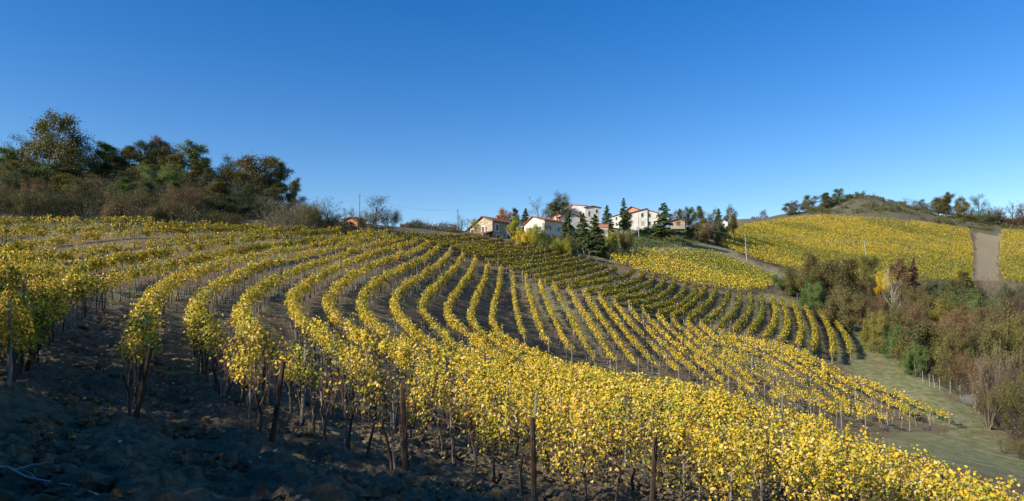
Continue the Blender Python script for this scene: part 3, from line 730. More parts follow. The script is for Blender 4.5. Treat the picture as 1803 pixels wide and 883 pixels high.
# ------------------------------------------------------------------ trees
def _norm(v): return v / (np.linalg.norm(v) + 1e-9)
def grow(rng, H, spec):
    """branching skeleton: arrays of segments and the list of twig tips"""
    segs = []; tips = []
    def rec(p, d, length, r, lvl):
        n = 4 if lvl == 0 else 3 if lvl < spec['levels'] - 1 else 2
        pts = [p]; dirs = [d]
        for i in range(n):
            d = _norm(d + rng.normal(0, spec['wob'] * (1 + .4 * lvl), 3) + np.array([0, 0, spec['up'] if lvl else .05]))
            q = p + d * length / n
            r1 = r * (1 - .62 * (i + 1) / n) if lvl else r * (1 - .72 * (i + 1) / n)
            segs.append((p, q, r * (1 - .62 * i / n) if lvl else r * (1 - .72 * i / n), r1, lvl))
            p = q; pts.append(p); dirs.append(d)
        if lvl >= spec['levels'] - 1:
            tips.append((p, d)); tips.append(((pts[-2] + p) / 2, d)); return
        k = spec['kids'][lvl]; k = int(k + rng.random())
        for j in range(k):
            t = spec['start'][min(lvl, len(spec['start']) - 1)]; t = t + (1 - t) * (j + rng.random() * .8) / k
            f = t * n; i = min(int(f), n - 1); b = pts[i] + (pts[i + 1] - pts[i]) * (f - i)
            az = rng.random() * 2 * math.pi if lvl else j * 2.4 + rng.random()
            dd = dirs[i + 1]; a = _norm(np.cross(dd, rng.normal(size=3))); c = np.cross(dd, a)
            an = RD(spec['ang'][min(lvl, len(spec['ang']) - 1)] + rng.normal(0, 9)) * (1 - .35 * t * spec.get('close', 1))
            nd = _norm(dd * math.cos(an) + (a * math.cos(az) + c * math.sin(az)) * math.sin(an))
            rr = r * (1 - .6 * t) * .62
            sh = spec['ratio'][min(lvl, len(spec['ratio']) - 1)] * (1.15 - .55 * t * spec.get('cone', .6)) * rng.uniform(.8, 1.2)
            rec(b, nd, length * sh, max(rr, .004), lvl + 1)
        tips.append((p, d))
    for q in range(spec.get('stems', 1)):
        if spec.get('stems', 1) == 1: d0 = _norm(np.array([rng.normal(0, .05), rng.normal(0, .05), 1])); p0 = np.array([0, 0, -.3])
        else:
            az = q * 2.4 + rng.random(); tl = RD(spec['splay']) * rng.uniform(.25, 1.1)
            d0 = np.array([math.cos(az) * math.sin(tl), math.sin(az) * math.sin(tl), math.cos(tl)]); p0 = np.array([math.cos(az) * .25, math.sin(az) * .25, -.3])
        rec(p0, d0, H * spec['trunk'] * rng.uniform(.85, 1.1), H * spec['rad'], 0)
    return segs, tips
SPECS = {
 'oak':  dict(levels=4, kids=[13,6,4], start=[.14,.25,.3], ang=[68,50,42], ratio=[.46,.48,.5], wob=.13, up=.07, trunk=.9, rad=.022, cone=.75),
 'ash':  dict(levels=4, kids=[14,6,4], start=[.13,.2,.3], ang=[56,44,40], ratio=[.36,.46,.5], wob=.09, up=.09, trunk=.94, rad=.015, cone=.75),
 'bare': dict(levels=5, kids=[11,4,4,3], start=[.17,.25,.25,.2], ang=[46,40,38,36], ratio=[.42,.52,.52,.55], wob=.08, up=.13, trunk=.9, rad=.014, cone=.6),
 'shrub':dict(levels=4, kids=[5,4,4], start=[.15,.2,.25], ang=[50,48,45], ratio=[.5,.55,.55], wob=.14, up=.05, trunk=.78, rad=.012, stems=7, splay=52, cone=.4),
 'bareshrub':dict(levels=5, kids=[4,4,4,3], start=[.3,.25,.2,.2], ang=[32,32,32,30], ratio=[.52,.55,.55,.55], wob=.07, up=.06, trunk=.78, rad=.009, stems=10, splay=50, cone=.3),
 'sapling':dict(levels=4, kids=[6,4,3], start=[.25,.25,.2], ang=[30,30,30], ratio=[.4,.5,.5], wob=.06, up=.12, trunk=.92, rad=.007, stems=5, splay=22, cone=.5),
}
#        skeleton, leaves per tip, leaf size, cluster radius
KINDS = {
 'oak': ('oak', 15, .25, .46), 'ash': ('ash', 13, .24, .40), 'thin': ('ash', 5.0, .21, .40), 'bare': ('bare', .12, .22, .3), 'lacy': ('bare', 1.2, .19, .35),
 'shrub': ('shrub', 17, .25, .48), 'semishrub': ('bareshrub', 2.2, .19, .35), 'bareshrub': ('bareshrub', .12, .2, .25), 'sapling': ('sapling', .25, .2, .25),
}
TREE = {}
def tree_mesh(kind, var):
    key = (kind, var)
    if key in TREE: return TREE[key]
    rng = np.random.default_rng(sum(map(ord, kind)) * 7 + var * 101)
    H = 10.0
    wood = MB(); crown = MB()
    if kind in ('spruce', 'fir'):
        wood.tube([[0,0,-.3],[0,0,3],[.05,0,6.5],[0,0,9.7]], [.2,.15,.08,.02], 7)
        z = .9 if kind == 'spruce' else 1.8; P0 = []; P1 = []; R0 = []; R1 = []; LP = []; LN = []
        wd = .27 if kind == 'spruce' else .30
        while z < 9.8:
            t = z / 10; ln = 10 * wd * (1 - t) ** (.85 if kind == 'spruce' else .7) + .12; k = 7 if z < 7 else 5
            for j in range(k):
                az = rng.random() * 6.28; l = ln * rng.uniform(.65, 1.15)
                d = np.array([math.cos(az), math.sin(az), rng.normal(-.12, .12) + .35 * t]); p0 = np.array([0, 0, z + rng.normal(0, .1)])
                pm = p0 + d * l * .55; p1 = pm + np.array([d[0], d[1], d[2] - .22]) * l * .45
                P0 += [p0, pm]; P1 += [pm, p1]; R0 += [.03, .018]; R1 += [.018, .006]
                m = int(14 + 48 * l)
                tt = rng.uniform(.12, 1.05, m)[:, None]; q = np.where(tt < .55, p0 + d * l * tt, pm + (p1 - pm) * (tt - .55) / .45)
                sd = np.array([-d[1], d[0], 0]); q = q + sd * rng.normal(0, .17, (m, 1)) * l * (1.1 - tt * .8) + np.array([0, 0, -1]) * np.abs(rng.normal(0, .13, (m, 1)))
                LP.append(q); nn = rng.normal(0, .4, (m, 3)); nn[:, 2] += .7; nn[:, :2] += d[:2] * .5; LN.append(nn)
            z += .38 if kind == 'spruce' else .55
        wood.segs(P0, P1, R0, R1, 4)
        LP = np.concatenate(LP); LN = np.concatenate(LN); n = len(LP)
        c = np.ones((n, 3)) * rng.uniform(.7, 1.3, (n, 1))
        crown.leaves(LP, rng.uniform(.22, .42, n), LN, c, 4, 0, rng, .7)
    else:
        sp, per, ls, cr = KINDS[kind]
        segs, tips = grow(rng, H, SPECS[sp])
        A = np.array([s[0] for s in segs]); B = np.array([s[1] for s in segs]); r0 = np.array([s[2] for s in segs]); r1 = np.array([s[3] for s in segs]); lv = np.array([s[4] for s in segs])
        zmax = max(B[:, 2].max(), 1); sc = H / zmax
        for q in (A, B): q *= sc
        minr = .007
        for l in range(5):
            m = lv == l
            if m.any(): wood.segs(A[m], B[m], np.maximum(r0[m], minr), np.maximum(r1[m], minr * .7), 7 if l == 0 else 4 if l < 2 else 3)
        T = np.array([t[0] for t in tips]) * sc; D = np.array([t[1] for t in tips])
        n = int(len(T) * per) if per >= 1 else 0
        ii = rng.integers(0, len(T), max(n, int(len(T) * per)))
        if kind in ('oak', 'ash', 'shrub'):
            # fuller and barer twigs so that the crown breaks into clumps
            wgt = rng.gamma(1.6, 1, len(T)); cen = fbm(T[:, 0] / 1.6 + 50, T[:, 2] / 1.4 + T[:, 1] / 2, var); wgt *= np.clip((cen - .28) * 3.4, .06, 2.0); wgt /= wgt.sum()
            ii = rng.choice(len(T), len(ii), p=wgt)
        n = len(ii)
        P = T[ii] + rng.normal(0, cr, (n, 3)) * [1, 1, .75]
        P[:, 2] = np.maximum(P[:, 2], .15)
        N = rng.normal(0, .6, (n, 3)) + _norm_rows(P - [0, 0, 5]) * .5; N[:, 2] += .5
        cl = fbm(P[:, 0] / 1.3, P[:, 2] / 1.3 + P[:, 1], var + 3)
        c = np.ones((n, 3)) * (rng.uniform(.65, 1.3, (n, 1))) * np.array([1, 1, 1]) * (1 + .8 * (cl[:, None] - .5) * np.array([1.2, .4, .2]))
        crown.leaves(P, ls * rng.uniform(.65, 1.3, n), N, c, 4, 0, rng, .85)
    bark = {'bare': 'bark', 'lacy': 'bark'}.get(kind, 'bark')
    TREE[key] = (wood, crown, {})
    return TREE[key]
def _norm_rows(a): return a / (np.linalg.norm(a, axis=1, keepdims=True) + 1e-9)
def tree_parts(kind, var, bark):
    w_, c_, cache = tree_mesh(kind, var)
    if 'crown' not in cache: cache['crown'] = c_.mesh('crown', ['leaf'])
    if bark not in cache: cache[bark] = w_.mesh('trunk', [bark], False)
    return cache[bark], cache['crown']
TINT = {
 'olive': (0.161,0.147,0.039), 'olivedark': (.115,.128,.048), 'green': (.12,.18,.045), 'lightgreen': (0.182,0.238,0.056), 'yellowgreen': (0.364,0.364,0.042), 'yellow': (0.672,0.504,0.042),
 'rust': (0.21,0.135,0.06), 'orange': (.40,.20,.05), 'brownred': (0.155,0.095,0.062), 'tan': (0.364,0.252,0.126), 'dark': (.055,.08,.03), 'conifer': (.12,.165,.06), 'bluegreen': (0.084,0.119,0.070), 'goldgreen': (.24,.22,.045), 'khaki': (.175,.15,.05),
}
CATS = {'shrub': 'bush', 'bareshrub': 'bush', 'semishrub': 'bush', 'spruce': 'conifer', 'fir': 'conifer', 'sapling': 'saplings'}
NAMES = {'shrub': 'leafy_bush', 'bareshrub': 'bare_bush', 'semishrub': 'twiggy_bush', 'spruce': 'spruce_tree', 'fir': 'conifer_tree', 'sapling': 'sapling_clump', 'oak': 'broadleaf_tree', 'ash': 'broadleaf_tree', 'thin': 'thin_leaved_tree', 'bare': 'bare_tree', 'lacy': 'thin_leaved_tree'}
_rt = random.Random(4)
def tree(px, ytop, d, kind, tint, wid, label, group=None, bark='bark', sink=0.0):
    """wid: crown width in photo pixels"""
    x, y, z = pxd(px, d); z -= sink
    H = (HY - ytop) / F * d - z
    var = _rt.randrange(3)
    me_t, me_c = tree_parts(kind, var, bark)
    V = tree_mesh(kind, var)[1].v; C = np.concatenate(V)
    span = np.percentile(np.hypot(C[:, 0], C[:, 1]), 90) * 2 if len(C) > 40 else 5.0
    s = H / 10.0; sw = (wid / F * d) / span
    sw = min(max(sw, s * .45), s * 1.9)
    root = empty(NAMES[kind], (x, y, z)); root.rotation_euler = (0, 0, _rt.random() * 6.28); root.scale = (sw, sw, s)
    tag(root, label, CATS.get(kind, 'tree'), group)
    t = link('trunk', me_t, root); c = link('crown', me_c, root)
    c.color = (*TINT[tint], 1)
    return root

GW = 'trees and bushes of the wood on the slope'
WOOD = [
 # along the crest, from the left
 (8,258,126,'ash','lightgreen',62,'pale green tree at the extreme left end of the wood crest'),
 (76,196,122,'oak','olive',108,'tall spreading olive oak, the highest tree of the wooded crest'),
 (133,228,126,'thin','olivedark',70,'dark thin-leaved tree leaning against the right side of the tall oak'),
 (187,249,132,'ash','green',58,'small round green tree standing alone right of the big oak'),
 (222,258,134,'ash','olive',52,'thin olive tree beside the pale green crown on the crest'),
 (250,246,134,'ash','bluegreen',46,'grey-green upright tree left of the dark red tree'),
 (284,242,136,'ash','brownred',40,'dark reddish brown tree in the middle of the wooded crest'),
 (287,292,122,'shrub','lightgreen',62,'bright light green crown glowing just below the reddish crest tree'),
 (316,257,138,'thin','olivedark',48,'twiggy tree between the reddish tree and the green one'),
 (346,255,136,'ash','lightgreen',66,'airy yellowish green tree on the crest before the gap'),
 (386,274,138,'thin','olivedark',48,'slender thin-leaved tree standing in the gap of the crest'),
 (440,268,132,'oak','khaki',96,'broad golden olive tree at the right end of the crest'),
 (490,288,137,'ash','green',44,'slim green tree touching the broad golden olive one'),
 (519,314,128,'ash','olivedark',26,'small dark upright tree at the right end of the crest'),
 (40,272,120,'thin','olive',60,'thin olive tree below the left side of the tall oak'),
 (110,285,118,'ash','olivedark',64,'dark olive tree in the shade under the tall oak'),
 (160,280,124,'thin','olivedark',50,'shadowy thin tree below the gap right of the oak'),
 (212,300,124,'ash','olivedark',56,'dark olive tree under the two upright crest trees'),
 (320,300,126,'thin','olive',54,'loose olive tree under the airy green crest tree'),
 (370,305,128,'ash','olivedark',44,'dark round tree below the slender thin crest tree'),
 (28,290,116,'ash','olive',60,'olive tree below the pale green end tree of the crest'),
 (78,300,114,'oak','olivedark',80,'round dark olive tree right under the tall oak'),
 (140,305,114,'thin','khaki',60,'khaki thin tree below the leaning dark tree'),
 (185,288,128,'ash','olivedark',50,'dark bushy tree behind the round green crest tree'),
 (255,285,126,'ash','olive',56,'dense olive tree under the grey-green upright crest tree'),
 (345,298,130,'ash','olive',56,'olive tree under the gap-side yellowish crest tree'),
 (405,300,132,'ash','olivedark',50,'dark tree filling the left foot of the golden olive tree'),
 (450,312,131,'oak','olive',70,'low olive tree under the broad golden olive one'),
 (485,325,126,'ash','olivedark',46,'dark tree under the slim green crest tree'),
 (235,308,115,'semishrub','khaki',64,'khaki twiggy bush on the middle of the wood slope'),
 (170,312,112,'shrub','olivedark',64,'dark leafy bush on the wood slope behind the bare stems'),
 (15,300,110,'shrub','olivedark',70,'dark leafy bush at the left frame edge of the wood slope'),
 (395,326,120,'shrub','dark',60,'black-green bush on the middle of the shaded bank'),
 (350,330,118,'shrub','olivedark',60,'dark olive bush above the rusty brown bush'),
 # the lower face
 (5,318,104,'semishrub','khaki',70,'twiggy khaki bush at the extreme left of the wood edge'),
 (62,310,106,'shrub','rust',46,'rust-leaved bush glowing in the dark lower wood'),
 (55,330,100,'semishrub','olive',90,'wide olive grey bush in front of the rust-leaved bush'),
 (105,326,103,'semishrub','olivedark',80,'dark twiggy bush at the foot of the tall oak'),
 (150,318,105,'semishrub','olive',76,'olive brown bush left of the pale bare stems'),
 (190,304,104,'sapling','tan',54,'tall pale bare stems rising from the dark wood edge'),
 (204,352,98,'shrub','rust',40,'low orange-brown bush at the foot of the pale bare stems'),
 (240,325,102,'semishrub','khaki',80,'olive brown bush right of the pale bare stems'),
 (287,306,106,'sapling','khaki',34,'pale slender trunks under the bright light green crown'),
 (272,362,97,'shrub','khaki',44,'small dull yellow bush low at the wood edge'),
 (330,322,102,'semishrub','rust',68,'round rusty brown bush below the airy green tree'),
 (300,345,98,'semishrub','khaki',60,'khaki twiggy bush beside the small yellow bush'),
 (375,338,107,'shrub','olivedark',70,'dark olive bush on the shaded bank below the crest gap'),
 (420,340,110,'shrub','dark',70,'blackish green bush on the shaded bank under the golden olive tree'),
 (462,346,110,'semishrub','olivedark',60,'dark twiggy bush behind the large pale bare bush'),
 (395,372,99,'semishrub','olive',60,'low olive bush along the foot of the shaded bank'),
 (502,339,94,'bareshrub','khaki',98,'large pale bare bush fanning out at the vineyard edge','bark_tan'),
 (548,345,104,'semishrub','olive',52,'dark olive twiggy bush behind the right side of the large pale bush'),
 (578,346,110,'bare','olivedark',60,'dark bare tree leaning right before the open sky'),
 (566,368,108,'semishrub','dark',56,'dark low bush under the leaning bare tree'),
 (615,362,133,'sapling','brownred',44,'thin bare saplings rising behind the small brick hut'),
 (660,347,122,'lacy','khaki',60,'tall twiggy olive-leaved tree right of the brick hut'),
 (650,372,117,'semishrub','olive',50,'low olive bush under the twiggy tree beside the hut'),
 (690,368,124,'semishrub','brownred',40,'reddish brown bare bush at the right end of the hut thicket'),
 (606,388,119,'shrub','olivedark',30,'small dark bush against the left corner of the brick hut'),
 (725,396,150,'semishrub','olivedark',40,'low dark bush on the skyline right of the hut thicket'),
 (760,396,156,'semishrub','bluegreen',34,'low grey-green bush on the skyline left of the bare tree'),
 (160,262,130,'thin','olivedark',54,'thin dark crest tree between the tall oak and the round green tree'),
 (268,258,134,'ash','olivedark',50,'dark crest tree just left of the reddish one'),
 (300,270,132,'ash','olive',54,'olive crest tree just right of the reddish one'),
 (362,282,130,'ash','olivedark',50,'dark low crest tree right of the airy green one'),
 (410,288,130,'thin','olive',50,'thin olive crest tree left of the broad golden olive one'),
 (205,272,128,'ash','olivedark',54,'dark crest tree right below the round green one'),
 (35,240,130,'thin','olivedark',50,'thin dark tree behind the left limbs of the tall oak'),
 (55,292,114,'ash','green',56,'green tree on the wood slope under the left half of the tall oak'),
 (120,306,110,'ash','olive',60,'olive tree low on the wood slope left of the pale bare stems'),
 (215,316,110,'ash','green',50,'green tree low on the wood slope above the orange-brown bush'),
 (262,318,108,'ash','olivedark',50,'dark tree low on the wood slope above the small yellow bush'),
 (312,318,112,'ash','green',52,'green tree low on the wood slope behind the rusty brown bush'),
 (440,326,118,'ash','olivedark',64,'dark spreading tree low on the shaded bank behind the pale bare bush'),
 (388,318,116,'ash','olive',56,'olive tree on the shaded bank below the slender thin crest tree'),
]
GV = 'trees and bushes of the village knoll'
VILLAGE = [
 (775,404,152,'shrub','brownred',30,'small reddish bush on the skyline left of the farmhouse'),
 (795,400,150,'semishrub','rust',24,'rusty bush at the foot of the utility pole beside the farmhouse'),
 (812,378,156,'bare','bluegreen',34,'spreading bare tree behind the utility pole left of the farmhouse'),
 (842,384,143,'thin','yellowgreen',26,'young yellow-green tree before the gable of the stone farmhouse'),
 (829,396,145,'bareshrub','tan',24,'pale bare bush in front of the low end of the farmhouse'),
 (897,367,172,'oak','orange',42,'round orange autumn tree behind the stone farmhouse'),
 (907,366,182,'ash','olivedark',18,'dark rounded tree tip behind the orange tree'),
 (925,366,178,'spruce','conifer',20,'dark spruce between the orange tree and the white gabled house'),
 (946,346,196,'bare','bluegreen',36,'tall bare grey tree behind the white gabled house'),
 (979,352,192,'ash','olive',42,'dense olive green tree left of the tall house'),
 (990,336,198,'thin','lightgreen',34,'tall airy pale green poplar above the village roofs'),
 (908,384,144,'ash','yellowgreen',26,'golden green tree beside the right wall of the stone farmhouse'),
 (922,398,141,'shrub','yellow',30,'yellow bush in front of the golden green tree'),
 (941,394,141,'shrub','yellowgreen',42,'bright yellow-green bush before the white gabled house'),
 (958,392,146,'thin','olivedark',22,'grey olive tree before the long wall of the white gabled house'),
 (974,410,146,'shrub','olive',30,'olive bush below the balcony of the white gabled house'),
 (1000,366,158,'spruce','conifer',26,'dark spruce in front of the low red-roofed white house, left of the pair'),
 (1026,374,152,'spruce','conifer',34,'dense dark spruce, first of the pair on the grass knoll'),
 (1047,377,151,'spruce','conifer',38,'broad dark spruce, right one of the pair on the grass knoll'),
 (985,418,139,'shrub','yellowgreen',40,'yellow-green bush on the bank above the brown terrace rows'),
 (1003,414,143,'shrub','olive',42,'olive bush on the bank below the dark spruces'),
 (962,424,138,'shrub','lightgreen',34,'light green bush where the terrace rows meet the village bank'),
 (1069,360,182,'spruce','conifer',22,'dark spruce between the tall house and the large white farmhouse'),
 (1063,404,160,'thin','khaki',24,'khaki thin-leaved tree right of the two spruces'),
 (1080,406,158,'shrub','yellowgreen',30,'yellow-green bush below the terrace wall'),
 (1100,404,160,'shrub','khaki',28,'khaki bush under the tall narrow fir'),
 (1066,420,150,'shrub','dark',30,'dark shaded bush at the bottom right of the two spruces'),
 (1098,347,186,'fir','conifer',18,'tall narrow fir in front of the large white farmhouse'),
 (1104,374,188,'ash','dark',20,'dark green tree against the left side of the white farmhouse front'),
 (1168,356,190,'fir','green',36,'broad green pine at the right corner of the white farmhouse'),
 (1184,370,206,'thin','rust',22,'brownish tree beside the green pine'),
 (1196,369,212,'ash','olive',18,'small olive tree over the low stone outbuilding'),
 (1204,372,210,'thin','brownred',20,'reddish tree over the low stone outbuilding'),
 (1217,365,214,'ash','green',22,'dark green tree right of the stone outbuilding'),
 (1234,364,212,'ash','olive',24,'upright olive tree in the middle of the village hedge line'),
 (1252,366,216,'thin','khaki',24,'thin khaki tree left of the dark rounded cypress'),
 (1265,367,214,'spruce','conifer',22,'dark rounded cypress near the end of the village'),
 (1246,386,204,'shrub','rust',26,'rusty bush below the khaki tree in the hedge line'),
 (1222,390,204,'shrub','olive',30,'olive bush below the dark green tree in the hedge line'),
 (1270,386,206,'shrub','olivedark',26,'dark bush under the rounded cypress'),
 (1293,362,226,'oak','khaki',32,'lone round khaki tree between the village and the vineyard hill'),
 (1140,398,192,'shrub','green',40,'clipped green hedge bush under the white farmhouse front'),
 (1162,400,192,'shrub','khaki',30,'straw-coloured bush under the green pine'),
]
GH = 'trees along the vineyard hilltop'
HILL = [
 (1345,370,345,'thin','olive',16,'small tree at the left foot of the scrubby hilltop'),
 (1330,380,335,'shrub','brownred',14,'tiny reddish bush on the skyline left of the hilltop'),
 (1386,357,356,'ash','khaki',26,'khaki tree left of the scrubby hilltop'),
 (1402,353,360,'thin','rust',20,'rusty thin tree on the left shoulder of the hilltop'),
 (1423,346,364,'oak','olive',32,'round olive tree on the left shoulder of the hilltop'),
 (1453,340,374,'ash','olivedark',26,'dark tree touching the scrub cone'),
 (1473,332,378,'ash','green',20,'green tree at the highest point of the hilltop'),
 (1496,341,386,'shrub','olivedark',22,'low dark bush on the crown of the scrub cone'),
 (1513,337,388,'shrub','green',16,'small green bush on the crown of the scrub cone'),
 (1539,339,390,'bare','olivedark',16,'bare bush on the right shoulder of the scrub cone'),
 (1586,354,392,'shrub','olive',24,'low olive bush on the right slope of the scrub cone'),
 (1630,349,392,'thin','olivedark',26,'thin dark tree at the left of the right-hand skyline grove'),
 (1651,344,390,'oak','olive',40,'broad olive tree in the right-hand skyline grove'),
 (1666,340,392,'ash','olivedark',18,'upright dark tree above the broad olive one'),
 (1686,345,388,'oak','khaki',30,'khaki tree in the right-hand skyline grove'),
 (1703,353,390,'bare','brownred',18,'bare reddish tree in the right-hand skyline grove'),
 (1724,343,386,'thin','green',26,'airy green tree rising from the right-hand skyline scrub'),
 (1750,361,382,'semishrub','brownred',28,'brown bush between the airy green tree and the frame edge'),
 (1780,354,384,'bare','olivedark',36,'bare spreading tree near the right frame edge on the skyline'),
 (1801,357,380,'thin','rust',26,'rusty tree cut by the right frame edge on the skyline'),
 (1735,374,376,'shrub','olivedark',44,'dark scrub bush below the airy green tree'),
 (1790,378,372,'shrub','brownred',44,'dark reddish scrub bush above the side vineyard'),
 (1690,374,380,'shrub','olive',40,'olive scrub bush below the khaki skyline tree'),
]
GR = 'trees and bushes of the ravine wood'
RAVINE = [
 (1384,480,146,'shrub','green',44,'green bush at the left tip of the ravine wood'),
 (1418,462,142,'shrub','olive',66,'olive bush second from the left tip of the ravine wood'),
 (1458,449,143,'oak','khaki',80,'large brownish olive tree crowning the left part of the ravine wood'),
 (1437,492,134,'shrub','green',54,'deep green bush above the upper fence posts'),
 (1503,455,150,'oak','khaki',70,'khaki tree behind the large brownish olive tree'),
 (1540,450,160,'ash','olive',40,'upright olive tree under the leaning white pole'),
 (1490,500,126,'shrub','khaki',76,'khaki bush in the middle of the upper ravine wood'),
 (1530,500,126,'semishrub','rust',66,'twiggy rusty bush left of the white bare trunks'),
 (1568,466,140,'bare','tan',36,'bare tree with white trunk rising above the ravine bushes','bark_pale'),
 (1582,456,158,'ash','rust',44,'rusty topped tree behind the white bare trunk'),
 (1553,476,155,'shrub','yellow',16,'small bright yellow bush left of the white bare trunk'),
 (1608,452,158,'spruce','brownred',26,'dark bare conical tree right of the rusty topped tree'),
 (1547,540,110,'shrub','goldgreen',56,'yellow-green tree over the fence in the middle of the ravine edge'),
 (1575,530,118,'shrub','khaki',38,'golden brown bush behind the yellow-green fence tree'),
 (1580,565,104,'shrub','green',48,'dark green bush leaning over the lower fence gap'),
 (1620,502,140,'shrub','khaki',60,'brownish bush on the upper right ravine slope'),
 (1600,515,125,'semishrub','rust',60,'twiggy rusty bush below the brownish slope bush'),
 (1662,488,160,'shrub','olivedark',56,'dark olive bush below the vineyard bottom edge'),
 (1645,505,140,'semishrub','khaki',60,'khaki twiggy bush below the dark olive one'),
 (1704,480,165,'ash','olive',52,'olive tree standing below the earth strip'),
 (1733,474,170,'bareshrub','brownred',50,'grey-brown bare bush at the bottom of the earth strip'),
 (1749,470,150,'bare','tan',34,'slender white birch-like bare tree near the right frame edge','bark_tan'),
 (1778,492,165,'shrub','olivedark',56,'dark bush below the side vineyard'),
 (1800,500,155,'semishrub','brownred',60,'brown twiggy bush at the right frame edge below the side vineyard'),
 (1690,530,118,'shrub','rust',72,'rusty bush in the centre of the right ravine wood'),
 (1640,545,106,'semishrub','rust',70,'reddish twiggy bush above the big rust-green bush'),
 (1632,560,96,'oak','khaki',88,'big rust-green tree overhanging the lower fence posts'),
 (1668,572,92,'shrub','olive',76,'olive bush right of the big rust-green tree'),
 (1612,600,94,'shrub','green',44,'green low bush at the left foot of the big rust-green tree'),
 (1730,540,108,'semishrub','khaki',72,'twiggy khaki bush behind the tall bare trees'),
 (1768,555,100,'shrub','olive',56,'olive rounded bush behind the tall bare trees'),
 (1790,530,112,'shrub','olive',60,'olive bush at the right frame edge above the bare trees'),
 (1700,606,84,'semishrub','rust',66,'reddish twiggy bush above the grey tank'),
 (1741,594,72,'bareshrub','tan',86,'tall pale bare many-stemmed tree behind the last fence posts','bark_tan'),
 (1776,596,74,'sapling','tan',50,'pale bare saplings right of the many-stemmed bare tree','bark_tan'),
 (1800,590,70,'bareshrub','khaki',70,'bare khaki thicket at the right frame edge'),
 (1795,640,68,'semishrub','olive',60,'low olive bush at the foot of the bare thicket'),
 (1745,660,72,'semishrub','khaki',50,'low khaki bush between the pale bare stems'),
 (1768,752,59,'bareshrub','tan',48,'low dry bush at the edge of the grassy path'),
 (1798,765,57,'semishrub','khaki',40,'low dry bush at the right frame edge of the grassy path'),
 (1590,500,150,'shrub','khaki',70,'khaki brown bush closing the gap behind the conical bare tree'),
 (1625,478,170,'semishrub','khaki',56,'twiggy khaki bush at the vineyard foot right of the conical bare tree'),
 (1480,470,160,'shrub','olive',70,'olive bush rising behind the khaki bush of the upper ravine'),
 (1405,490,150,'shrub','khaki',50,'khaki bush between the two leftmost ravine bushes'),
 (1715,505,140,'shrub','green',80,'green bush filling the middle of the far right ravine'),
 (1765,515,130,'semishrub','brownred',80,'reddish twiggy bush filling the far right ravine'),
 (1660,520,125,'oak','goldgreen',70,'broad golden green bush above the big rust-green tree'),
]
GS = 'trees at the left of the photographer'
SHADE = [(-6,-9,12,'oak'),(0,-9,12.5,'oak'),(6,-8.5,11,'oak'),(-10.5,-9,11,'oak'),(11,-7,9,'ash'),(3,-5.5,3.6,'shrub'),(-4,-6,4,'shrub'),(-15.5,-2.5,7.2,'oak'),(-18,-.5,7.4,'ash'),(-20.5,2,7.8,'oak'),(-23,4.5,7.8,'oak'),(-26,7.5,7.8,'oak'),(-29,10.5,7.2,'lacy'),(-11.5,-4,4.6,'shrub'),(-13.5,-2,4.6,'shrub'),(-16,0,4.8,'shrub'),(-18.5,2.5,5,'shrub'),(-21.5,5,5,'shrub')]
def build_trees():
    for lst, g in ((WOOD, GW), (VILLAGE, GV), (HILL, GH), (RAVINE, GR)):
        for t in lst:
            px, yt, d, kind, tint, wid, lab = t[:7]
            tree(px, yt, d, kind, tint, wid, lab, g, t[7] if len(t) > 7 else 'bark', 1.6 if g == GH else 0.0)
    for i, (x, y, h, kind) in enumerate(SHADE):
        me_t, me_c = tree_parts(kind, i % 3, 'bark')
        root = empty(NAMES[kind], (x, y, float(ground(x, y)))); root.scale = (h / 10 * 1.15, h / 10 * 1.15, h / 10); root.rotation_euler = (0, 0, i * 1.3)
        tag(root, 'woodland tree or bush standing beyond the frame edge, shading the foreground', CATS.get(kind, 'tree'), GS)
        link('trunk', me_t, root); c = link('crown', me_c, root); c.color = (*TINT['olive'], 1)
build_trees()

def undergrowth(name, label, test, xr, dr, n, hmax, tints, size, seed, twigs=.5):
    rng = np.random.default_rng(seed); mb = MB()
    d = np.exp(rng.uniform(math.log(dr[0]), math.log(dr[1]), n)); px = rng.uniform(xr[0], xr[1], n); x = (px - CX) / F * d
    z = ground(x, d); py = HY - F * z / d
    k = test(px, py, d) & (rng.random(n) < np.clip((fbm(x / 3.2, d / 3.2, seed) - .3) * 3.5, .05, 1)); x, d, z, px = x[k], d[k], z[k], px[k]; n = len(x)
    hm = hmax * np.clip(fbm(x / 3, d / 3, seed + 5) * 1.8 - .2, .15, 1.2)
    h = hm * rng.random(n) ** .8; P = np.stack([x, d, z + h], 1)
    N = rng.normal(0, .6, (n, 3)); N[:, 2] += .6
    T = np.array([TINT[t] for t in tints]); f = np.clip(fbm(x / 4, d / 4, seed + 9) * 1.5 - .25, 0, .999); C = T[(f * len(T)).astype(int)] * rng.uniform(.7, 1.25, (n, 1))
    mb.leaves(P, size * rng.uniform(.6, 1.3, n), N, C, 4, 0, rng)
    m = int(n * twigs); i = rng.integers(0, n, m); Q = np.stack([x[i], d[i], z[i]], 1); dr_ = np.stack([rng.normal(0, .35, m), rng.normal(0, .35, m), np.ones(m)], 1) * (hm[i] * 1.25 * rng.uniform(.6, 1.2, m))[:, None]
    r = np.full(m, .016); mb.segs(Q, Q + dr_, r, r * .5, 3, 1)
    return tag(mb.build(name, ['leaf', 'bark'], colors=True), label, 'undergrowth', None, 'stuff')
undergrowth('undergrowth', 'dark tangled undergrowth filling the foot of the wood on the slope', lambda px, py, d: (d > 94 + 4 * np.sin(px / 60)) & (px < 560), (-250, 560), (93, 146), 80000, 3.0, ['olivedark','dark','olivedark','dark','dark','olive','brownred'], .23, 201, .16)
